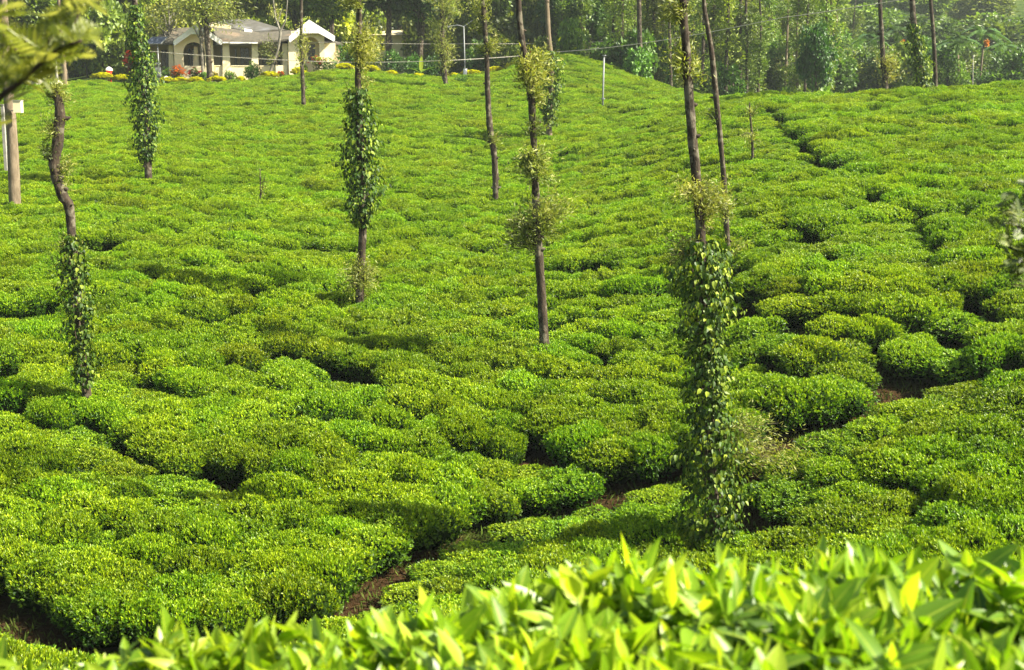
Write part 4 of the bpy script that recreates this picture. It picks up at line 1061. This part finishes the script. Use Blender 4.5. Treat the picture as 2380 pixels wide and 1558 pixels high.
pole(1081, 140, 1078, 62, 106, 3.0, 'street_lamp', 'tall grey lamp pole with a white foot behind the yellow flowers', 'lamp post', 'metal', lamp_extra)
def solar_extra(o, p, q, D):
    h = q-p; a = .95; c = .62
    b = MB(); b.add([(h.x-1.0,-.3,h.z-.05),(h.x+.35,-.3,h.z-.05),(h.x+.75,.45,h.z+.55),(h.x-.55,.45,h.z+.55),(h.x-1.0,-.26,h.z-.09),(h.x+.35,-.26,h.z-.09),(h.x+.75,.49,h.z+.51),(h.x-.55,.49,h.z+.51)],
        [(0,1,2,3),(7,6,5,4),(0,4,5,1),(1,5,6,2),(2,6,7,3),(3,7,4,0)]); f = b.build('panel_frame', M['metal'], o)
    b = MB(); b.add([(h.x-.92,-.29,h.z-.03),(h.x+.28,-.29,h.z-.03),(h.x+.64,.40,h.z+.52),(h.x-.5,.40,h.z+.52)], [(0,1,2,3)]); b.build('solar_cells', M['solar'], f)
    b = MB(); b.box(h.x-.25,h.x+.2,-.22,-.05,h.z-2.6,h.z-1.9); b.tube([(h.x,-.05,h.z-1.7),(h.x+.1,-.5,h.z-1.6)],[.03,.03],seg=6); b.box(h.x-.1,h.x+.3,-.7,-.4,h.z-1.66,h.z-1.56); b.build('battery_box', M['metal'], o)
pole(371, 188, 366, 101, 106.3, 3.2, 'solar_lamp', 'solar lamp with a tilted panel standing left of the veranda', 'lamp post', 'metal', solar_extra)
def band_extra(o, p, q, D):
    h = q-p; b = MB(); b.tube([(h.x*.32,0,h.z*.32),(h.x*.34,0,h.z*.34)], [.13,.13], seg=10); b.tube([(h.x*.98,0,h.z*.985),(h.x*.985,0,h.z)], [.12,.12], seg=10); b.build('band', M['metal'], o)
pole(1400, 246, 1404, 128, 76, 4.4, 'utility_post', 'slender grey post standing alone on the right of the knoll', 'post', 'metal', band_extra)
p1 = at(131, 200, 104); pole(136, 212, 126, 120, 103, 7, 'utility_post', 'whitish leaning post behind the chopped top of the crooked trunk', 'post', 'concrete', None)
pole(97, 205, 99, 88, 112, 3, 'utility_post', 'thin pale post under the shadowy trees at the far left', 'post', 'concrete', None)
def wire(pts_, label, rpx=.75, name='wire'):
    P = [at(*q) for q in pts_]
    b = MB()
    for a_, c_ in zip(P[:-1], P[1:]):
        L_ = (c_-a_).length; n = 14
        pp = [a_.lerp(c_, k/n)-Vector((0,0,4*L_*.006*(k/n)*(1-k/n))) for k in range(n+1)]
        b.tube([tuple(q-P[0]) for q in pp], [rpx*(q.y)/F for q in pp], seg=5, cap=False)
    tag(b.build(name, M['wire'], None, P[0]), label, 'wire')
wire([(1290,121,104),(1815,42,60),(2420,-60,48)], 'long pale overhead wire rising to the right over the forest edge', rpx=1.0)
wire([(330,118,106),(780,145,104),(1035,141,100),(1300,122,104)], 'thin lower fence wire crossing in front of the bungalow', rpx=.8)
wire([(330,100,118),(780,98,108),(1080,102,106),(1420,96,110)], 'thin upper wire passing behind the leaf ball trunk', rpx=.6)

# ------------------------------------------------------------------ background trees
def broad_mesh(seed, R, Hc, n, leaf, nc=26, wd=.38, flat=1.0):
    """crown around (0,0,Hc) made of many leaf clumps with gaps"""
    global rng
    rng = np.random.default_rng(seed); ls = LS()
    cc = rand_dir(nc)*(rng.uniform(.25, 1, nc)**.5)[:, None]*.8; cc[:, 2] *= flat
    cr = rng.uniform(.16, .34, nc); k = rng.integers(0, nc, n); d = rand_dir(n)
    P = (cc[k]+d*(cr[k]*rng.uniform(.5, 1, n)**.6)[:, None])*R+np.array([0, 0, Hc])
    Lf = leaf*rng.uniform(.6, 1.4, n)
    ct = rng.normal(size=nc)*.13
    ls.leaves(T_DIA, P, unit(d+rand_dir(n)*.9), unit(d+np.array([0, 0, .6])+rand_dir(n)*.6), Lf, Lf*wd, np.clip(.5+ct[k]+rng.normal(size=n)*.18, 0, 1), fold=.2)
    return ls.mesh('crown', [M['tree']]), cc*R+np.array([0, 0, Hc])
def trunk_mesh(seed, Ht, r, limbs, bark='bark'):
    random.seed(seed); b = MB()
    b.tube([(0,0,-1.0), (random.uniform(-.1,.1),0,Ht*.35), (random.uniform(-.25,.25),random.uniform(-.2,.2),Ht*.7), (random.uniform(-.3,.3),0,Ht)], [r*1.15, r*.9, r*.7, r*.4], seg=8, bump=.05, sub=4)
    for c in limbs:
        z0 = random.uniform(.45, .85)*Ht
        mid = (c[0]*.5, c[1]*.5, (z0+c[2])*.5+.2)
        b.tube([(0,0,z0), mid, tuple(c)], [r*.35, r*.22, r*.08], seg=5)
    b.build('trunk_source', M[bark]); o = bpy.data.objects['trunk_source']; me_ = o.data; bpy.data.objects.remove(o); me_.name = 'trunk'; return me_
def slender_mesh(seed, Ht, n, tint=.6, R=.8, z0=.15):
    global rng
    rng = np.random.default_rng(seed); ls = LS(); nc = 26
    zc = rng.uniform(z0, 1, nc)*Ht; a = rng.uniform(0, 6.28, nc); rr = rng.uniform(.1, 1, nc)*R*(.4+.6*zc/Ht)
    cc = np.stack([rr*np.cos(a), rr*np.sin(a), zc], -1); cr = rng.uniform(.35, .8, nc)*R
    k = rng.integers(0, nc, n); d = rand_dir(n)
    P = cc[k]+d*(cr[k]*rng.uniform(.3, 1, n))[:, None]*np.array([1, 1, 1.3])
    Lf = .26*rng.uniform(.6, 1.4, n)
    ls.leaves(T_DIA, P, unit(d+rand_dir(n)), rand_dir(n), Lf, Lf*.22, np.clip(tint+rng.normal(size=n)*.2, 0, 1))
    return ls.mesh('crown', [M['tree']])
def protos(kind):
    out = []
    if kind == 'broad':
        for k in range(5):
            Ht = 7.5; me_, cc = broad_mesh(400+k, 3.2, Ht, 5200, .34, nc=30+k*3, flat=.85)
            out.append((me_, trunk_mesh(k, Ht, .22, cc[:8])))
    if kind == 'slender':
        for k in range(5): out.append((slender_mesh(420+k, 15, 3000, R=1.05, z0=.04), trunk_mesh(20+k, 15, .14, [], 'bark_pale' if k == 1 else 'bark')))
    if kind == 'shrub':
        for k in range(3):
            me_, cc = broad_mesh(440+k, 1.8, 1.3, 2600, .24, nc=20, flat=.8); out.append((me_, trunk_mesh(40+k, 1.3, .06, cc[:4])))
    if kind == 'bare':
        for k in range(3):
            me_, cc = broad_mesh(460+k, 3.0, 7.0, 1300, .22, nc=40, flat=1.1); out.append((me_, trunk_mesh(60+k, 7.5, .13, cc[:26], 'bark_white')))
    return out
PR = {k: protos(k) for k in ('broad', 'slender', 'shrub', 'bare')}
rng = np.random.default_rng(77); random.seed(77)
NAMES = {'broad': ('broadleaf_tree', 'tree'), 'slender': ('slender_tree', 'tree'), 'shrub': ('large_shrub', 'shrub'), 'bare': ('sparse_tree', 'tree')}
def bgtree(kind, x, y, sc, sz, color, label, group=None, z=None):
    cm, tm = random.choice(PR[kind]); nm, cat = NAMES[kind]
    o = thing(nm, (x, y, gz1(x, y) if z is None else z), label, cat, group, rz=random.uniform(0, 6.28))
    o.scale = (sc, sc, sz)
    c = link('crown', cm, o); c.color = (*color, 1); t_ = link('trunk', tm, o); return o
def bgt(kind, X, D, sc, sz, color, label, group=None):
    p = at(X, 150, D); return bgtree(kind, p.x, D, sc, sz, color, label, group)
# singled-out ones
def palm(x, y, Ht, label, group=None, seed=0):
    random.seed(seed); global rng
    rng = np.random.default_rng(seed)
    o = thing('areca_palm', (x, y, gz1(x, y)), label, 'palm', group)
    b = MB(); b.tube([(0,0,-.5),(random.uniform(-.2,.2),0,Ht*.5),(random.uniform(-.3,.3),0,Ht)], [.13,.10,.09], seg=8, sub=4); 
    tx = b.v[0][-1]; b.build('trunk', M['bark_pale'], o, smooth=True)
    b = MB(); b.tube([tuple(tx-np.array([0,0,.1])), tuple(tx+np.array([0,0,1.0]))], [.13,.08], seg=8); b.build('crownshaft', M['gstem'], o)
    ls = LS(); top = np.array([tx[0], tx[1], tx[2]+1.0])
    for k in range(11):
        a = k*.62+random.uniform(-.2,.2); el = random.uniform(.25, 1.25); L_ = random.uniform(2.0, 2.6)
        n = 20; t = np.linspace(.08, 1, n)
        hd = np.array([math.cos(a), math.sin(a), 0])
        px = t*L_*math.cos(el)*(1+.2*t); pz_ = t*L_*math.sin(el)-(t**2)*L_*(.75)
        P = top+hd*px[:, None]+np.array([0,0,1.])*pz_[:, None]
        tg = np.gradient(P, axis=0); tg = unit(tg); sd_ = unit(np.cross(tg, np.array([0,0,1.])))
        for sgn in (-1, 1):
            T = unit(sd_*sgn+tg*.7+np.array([0,0,-.35])); N = np.tile([0,0,1.], (n,1))
            ls.leaves(T_DIA, P, T, N, .62*np.sin(np.clip(t*2.6+.35, 0, 3.0))**.6, .07, np.clip(.5+rng.normal(size=n)*.2,0,1), fold=.1)
        ls.leaves(T_DIA, P[:-1], P[1:]-P[:-1], np.tile([0,0,1.], (n-1,1)), .16, .03, .7)
    link('fronds', ls.mesh('fronds', [M['palm']]), o)
    return o
rngf0 = np.random.default_rng(15)
# --- around the house, left to right
K1 = 'tall trees behind the bungalow'
bgt('bare', 470, 107.6, .95, 1.0, (2.2,1.9,1.5), 'pale leafy tree hiding the left porch roof')
bgt('bare', 395, 110, .8, .85, (2.3,2.0,1.7), 'pale dry-looking tree over the left end of the roof')
bgt('shrub', 240, 111, 1.6, 2.3, (1.4,1.5,1.1), 'grey-green rounded bush tree left of the vine-wrapped trunk')
bgt('shrub', 200, 112, 1.2, 1.8, (1.1,1.3,.8), 'darker green bush tree behind the whitish leaning post')
bgt('shrub', 285, 113, 1.5, 2.3, (1.5,1.45,1.0), 'grey-green bush tree right behind the vine-wrapped trunk')
bgt('shrub', 340, 114, 1.4, 1.9, (1.3,1.2,1.0), 'olive bush tree between the vine-wrapped trunk and the house')
bgt('broad', 150, 118, 1.1, 1.1, (1.1,1.4,.8), 'dark green tree above the far left field edge')
bgt('broad', 60, 114, 1.0, .9, (.9,1.0,.6), 'shadowy tree behind the far left trunk')
bgt('broad', -10, 112, 1.0, .8, (1.2,1.0,.5), 'brownish green tree in the top left corner')
bgt('shrub', 110, 112, 1.3, 1.6, (1.3,.95,.5), 'rusty olive shrub left of the crooked trunk')
bgt('broad', 905, 116, 1.35, 1.15, (.42,.65,.5), 'large very dark tree right of the leaf ball trunk')
bgt('broad', 975, 117, 1.25, 1.1, (.40,.62,.5), 'large very dark tree above the bright banana leaf')
bgt('broad', 835, 119, 1.1, 1.1, (.55,.8,.5), 'dark tree behind the leaf ball trunk')
bgt('broad', 770, 124, 1.1, 1.0, (1.2,1.35,.8), 'mid green tree behind the right gable')
bgt('broad', 690, 126, 1.1, 1.05, (1.5,1.45,.8), 'green tree rising over the rear roof')
bgt('broad', 600, 127, 1.15, 1.15, (1.4,1.4,.8), 'green tree left of centre behind the rear roof')
bgt('broad', 510, 128, 1.1, 1.15, (1.3,1.35,.8), 'dull green tree behind the left porch')
bgt('broad', 420, 126, 1.0, 1.2, (1.0,1.1,.7), 'dull dark tree behind the left roof end')
bgt('broad', 330, 125, 1.0, 1.2, (.6,.8,.6), 'dark tree behind the vine-wrapped trunk')
bgt('broad', 230, 126, 1.1, 1.2, (.7,.95,.6), 'dark green tree behind the grey-green bushes')
bgt('broad', 1130, 122, .95, 1.0, (.8,1.0,.6), 'green tree behind the slim bare trunk')
bgt('broad', 1210, 126, .9, 1.0, (1.0,1.15,.7), 'leafy tree behind the yellow flowers')
bgt('shrub', 1170, 112, 1.1, 1.2, (1.1,1.2,.8), 'light green shrub behind the yellow flowers')
bgt('shrub', 1120, 113, 1.0, 1.3, (.6,.9,.6), 'dark shrub right of the lamp pole')
bgt('shrub', 1270, 108, .8, .9, (.9,1.1,.7), 'low green shrub on the knoll top')
# tree standing before the veranda
TD = [(487,178),(486,150),(483,110),(480,70),(478,40),(476,0)]
plantation_tree(TD, [13,13,12,12,11,10], 106.8, 'dark straight trunk standing right before the veranda', name='garden_tree', tufts=[
    (470,20,70,24,dict(n=500,tint=.35,L=.55)), (520,30,44,20,dict(n=260,tint=.45,L=.5)), (430,30,44,22,dict(n=260,tint=.4,L=.5))], bump=.05, up=2)
TW = [(627,172),(634,150),(645,118),(650,90),(651,72),(640,40),(635,0)]
t_, bse, _ = plantation_tree(TW, [7,6.5,6,6,5,4,3], 106.5, 'slanting whitish forked trunk in front of the veranda', name='garden_tree', bark='bark_white', bump=.05, up=1.5, twigs=2, tufts=[(640,25,34,22,dict(n=70,tint=.7,L=.4)), (616,122,22,22,dict(n=240,tint=.3,L=.35))])
b = MB(); b.tube([tuple(at(651,74,106.5)-bse), tuple(at(664,48,106.5)-bse), tuple(at(668,0,106.5)-bse)], [.09,.06,.04], seg=7)
b.tube([tuple(at(645,55,106.5)-bse), tuple(at(655,20,106.5)-bse)], [.05,.03], seg=6); b.build('branch', M['bark_white'], t_)
TB = [(152,213),(150,175),(148,140),(143,105),(139,50),(136,0)]
plantation_tree(TB, [10,10,10,10,8,7], 101, 'brownish trunk just behind the chopped top of the crooked trunk', bark='bark_pale', twigs=3)
for k in range(46):
    X = rngf0.uniform(-60, 1300); D = rngf0.uniform(117, 140); p = at(X, 150, D); v = rngf0.normal(1, .2)
    dk = .55 if 860 < X < 1010 else 1
    bgtree('shrub', p.x, D, rngf0.uniform(1.5, 2.1), rngf0.uniform(1.7, 2.9), (1.6*v*dk, 1.5*v*dk, .85*v*dk), 'bushy low tree filling the slope behind the bungalow', 'bushy low trees behind the bungalow')
# --- forest edge in the middle and right: dense slender trunks
rngf = np.random.default_rng(5)
def fcol(base, v=.18):
    k = rngf.normal(1, v); return tuple(max(.1, c*k*rngf.normal(1, .06)) for c in base)
G1, G2, G3 = 'slender trees of the forest edge behind the knoll', 'trees of the hazy hillside on the right', 'trees of the slope behind the bungalow'
n_ = 0
for k in range(80):
    X = rngf.uniform(1260, 1980); D = 100+rngf.uniform(0, 1)**1.2*62
    if X < 1420 and D < 118: D += 16
    s_ = rngf.uniform(.85, 1.15)
    p = at(X, 150, D)
    bgtree('slender', p.x, D, s_*1.0, s_*rngf.uniform(.8, 1.1), fcol((.95,1.05,.8)), 'slender thin-trunked tree of the forest edge behind the knoll', G1)
for k in range(52):
    X = rngf.uniform(1240, 2440); D = rngf.uniform(118, 165); p = at(X, 150, D)
    bgtree('broad', p.x, D, rngf.uniform(.6, .85), rngf.uniform(.7, .95), fcol((.7,.95,.7)), 'leafy tree of the forest edge behind the knoll', 'leafy trees of the forest edge behind the knoll')
for k in range(80):
    X = rngf.uniform(1300, 2440); D = rngf.uniform(98, 150); p = at(X, 150, D)
    bgtree('shrub', p.x, D, rngf.uniform(.7, 1.25), rngf.uniform(.8, 1.7), fcol((.7,1.05,.75)), 'undergrowth shrub along the foot of the forest edge', 'undergrowth shrubs of the forest edge')
for k in range(80):
    X = rngf.uniform(1700, 2460); D = rngf.uniform(112, 200); p = at(X, 150, D)
    kd = 'broad' if rngf.random() < .62 else 'bare'
    bgtree(kd, p.x, D, rngf.uniform(.7, 1.05), rngf.uniform(.7, 1.0), fcol((.75,1.05,.85) if kd == 'broad' else (1.2,1.25,1.0)), ('leafy' if kd == 'broad' else 'thin pale')+' tree low on the hazy hillside on the right', G2)
for k in range(165):
    X = rngf.uniform(-60, 2460); D = rngf.uniform(150, 330)
    if X > 1500: D = rngf.uniform(165, 330)
    p = at(X, 150, D)
    bgtree('broad', p.x, D, rngf.uniform(1.5, 2.3), rngf.uniform(1.0, 1.3), fcol((.85,1.1,.85)), 'distant tree high on the wooded hill'+(' on the right' if X > 1240 else ' behind the bungalow'), 'distant trees of the wooded hill'+(' on the right' if X > 1240 else ' behind the bungalow'))
for k in range(40):
    X = rngf.uniform(-40, 1260); D = rngf.uniform(128, 160); p = at(X, 150, D)
    bgtree('broad' if k % 3 else 'slender', p.x, D, rngf.uniform(.9, 1.2), rngf.uniform(.9, 1.2), fcol((1.25,1.3,.75)), ('leafy' if k % 3 else 'slender')+' tree on the slope behind the bungalow', G3)
# distinct ones on the right
p = at(1893, 200, 96); bgtree('broad', p.x, 96, .48, .86, (.35,.75,.55), 'dark-crowned forked tree behind the right ridge, left of the three trunks')
p = at(1490, 190, 100); plantation_tree([(1491,215),(1489,150),(1487,90),(1485,0)], [13,12,11,10], 100, 'stout pale-edged trunk behind the dip of the knoll', twigs=3)
p = at(1505, 190, 97); plantation_tree([(1380+180,205),(1380+177,120),(1380+175,0)], [8,7,6], 98, 'dark straight trunk left of the thickest tree, beyond the ridge', twigs=2)
for k, (X, D, Ht, lb) in enumerate([(2228,118,8.5,'areca palm with spreading fronds right of the three ridge trunks'),(2282,122,9.5,'tallest areca palm near the right edge, with an orange tuft of fruit'),(2088,120,9.2,'areca palm behind the left ridge trunk, with a small orange fruit bunch'),(2190,130,8.5,'areca palm farther back between the palms'),(2330,126,8.2,'areca palm close to the right edge'),(2020,132,8.5,'areca palm half hidden left of the ridge trunks'),(1960,125,6.5,'low areca palm behind the ridge, right of the dark-crowned tree')]):
    p = at(X, 150, D); po = palm(p.x, D, Ht, lb, 'areca palms on the right', seed=600+k)
    if k in (1, 2):
        n = 160; ls = LS(); d = rand_dir(n); ls.leaves(T_DIA, d*np.array([.2, .2, .35])*rng.uniform(.2, 1, n)[:, None]+np.array([.25, -.25, Ht+.1]), rand_dir(n), rand_dir(n), .2, .07, rng.uniform(.2, .8, n))
        link('fruit_bunch', ls.mesh('fruit_bunch', [M['orange']]), po)
p = at(2262, 200, 66)
pole(2264, 215, 2262, 128, 72, 1.6, 'thin_post', 'very thin pale stake behind the right ridge', 'post', 'concrete')

# ------------------------------------------------------------------ near branch, top left, and near tuft, right edge
random.seed(9); rng = np.random.default_rng(9)
BD = 3.0
b0 = at(-190, 700, BD); b0.z = gz1(b0.x, BD)
o = thing('young_oak_tree', b0, 'blurred feathery yellow-green branch reaching in at the top left', 'tree branch')
b = MB(); tp = [b0+Vector((0,0,-.2)), at(-190, 900, BD), at(-180, 400, BD), at(-170, 0, BD), at(-165, -300, BD)]
b.tube([tuple(p-b0) for p in tp], [.03,.028,.025,.022,.018], seg=10, sub=4, bump=.05); b.build('trunk', M['bark'], o, smooth=True)
brs = [[(-175,380),(-60,300),(0,226),(40,196),(75,165),(105,140),(140,112),(190,95)], [(-172,120),(-90,20),(-20,40),(0,72),(22,98),(48,128),(60,140)], [(-180,330),(-80,200),(-30,150),(0,175),(40,180)], [(-170,60),(-80,-60),(60,-70),(170,-30),(185,20),(170,60)], [(-175,230),(-60,180),(20,170),(90,120),(150,60),(195,10)]]
b = MB(); ls = LS()
def frond(c, dr, L_, tint):
    """fern-like leaf: a midrib with deep narrow lobes"""
    dr = unit(np.array(dr)); nrm = unit(np.array([rng.normal()*.4, -.6+rng.normal()*.3, .8])); sd_ = unit(np.cross(dr, nrm))
    n = 8
    for j in range(n):
        t = (j+.6)/n; w_ = L_*.42*math.sin(math.pi*min(.97, .18+t*.8))
        P = np.array([c+dr*L_*t-np.array([0,0,.18])*L_*t*t]*2)
        T = np.stack([sd_+dr*.75, -sd_+dr*.75])
        ls.leaves(T_DIA, P, T, np.tile(nrm, (2,1)), w_, w_*.11+.0015, tint+rng.normal(size=2)*.12, fold=.1)
    P = np.array([c+dr*L_*t-np.array([0,0,.18])*L_*t*t for t in (0,.33,.66)]); T = np.tile(dr, (3,1))
    ls.leaves(T_DIA, P, T, np.tile(nrm, (3,1)), L_*.36, .002, tint)
for bi, br in enumerate(brs):
    dd = BD + bi*.08-.1
    P = [at(X, Y, BD if k == 0 else dd)-b0 for k, (X, Y) in enumerate(br)]
    r0 = .008 if bi == 0 else .004
    b.tube([tuple(q) for q in P], list(np.linspace(r0, .003, len(P))), seg=7, sub=4)
    for i in range(1, len(P)-0):
        m_ = 3
        for j in range(m_):
            q0 = P[i-1] if i > 0 else P[i]; q = q0.lerp(P[i], j/m_)
            dr = (P[i]-q0).normalized(); up = Vector((rng.normal()*.7, rng.normal()*.7, rng.normal()*.35+.65))
            v_ = dr*.55+up
            frond(np.array(q), tuple(v_), random.uniform(.06, .12), random.uniform(.2, .95))
            if i >= len(P)-3: frond(np.array(q), tuple(dr*.8+Vector((rng.normal(), rng.normal(), rng.normal()*.6))*.8), random.uniform(.06, .11), random.uniform(.2, .95))
b.build('branch', M['bark'], o, smooth=True)
link('foliage', ls.mesh('branch_foliage', [M['branchleaf']]), o)
RD = 4.2
b0 = at(2520, 900, RD); b0.z = gz1(b0.x, RD)
o = thing('young_oak_tree', b0, 'blurred olive leaf spray poking in at the right edge', 'tree branch')
b = MB(); b.tube([(0,0,-.2), (0.02,0,1.2), (-.02,0,2.6), (.03,0,4.2)], [.05,.045,.04,.03], seg=10, sub=3, bump=.05); b.build('trunk', M['bark'], o, smooth=True)
b = MB(); ls = LS()
for br in ([(2520,640),(2460,600),(2400,560),(2350,510)], [(2520,700),(2440,640),(2380,610),(2340,600)], [(2520,560),(2450,500),(2400,470),(2375,450)]):
    P = [at(X, Y, RD)-b0 for X, Y in br]; b.tube([tuple(q) for q in P], [.006,.005,.004,.002], seg=6, sub=3)
    for i in range(1, 4):
        for j in range(14):
            q = P[i-1].lerp(P[i], j/14)+Vector((rng.normal()*.02, rng.normal()*.03, rng.normal()*.03)); frond(np.array(q), (rng.normal()-.2, rng.normal(), rng.normal()*.8+.2), random.uniform(.06, .1), random.uniform(0, .5))
b.build('branch', M['bark'], o, smooth=True); link('foliage', ls.mesh('spray_foliage', [M['oakleaf']]), o)

# ------------------------------------------------------------------ haze
hz, n, l = newmat('haze')
pv = n.new('ShaderNodeVolumePrincipled'); pv.inputs['Color'].default_value = (.80, .91, .86, 1); pv.inputs['Density'].default_value = .00028; pv.inputs['Anisotropy'].default_value = .2
oo = n.new('ShaderNodeOutputMaterial'); l.new(pv.outputs[0], oo.inputs['Volume'])
zl, zh = float(gv[:, 2].min())-1, float(gv[:, 2].max())+30
b = MB(); b.box(-1300, 1300, -90, 960, zl, zh); ho = b.build('haze', hz); tag(ho, kind='stuff')
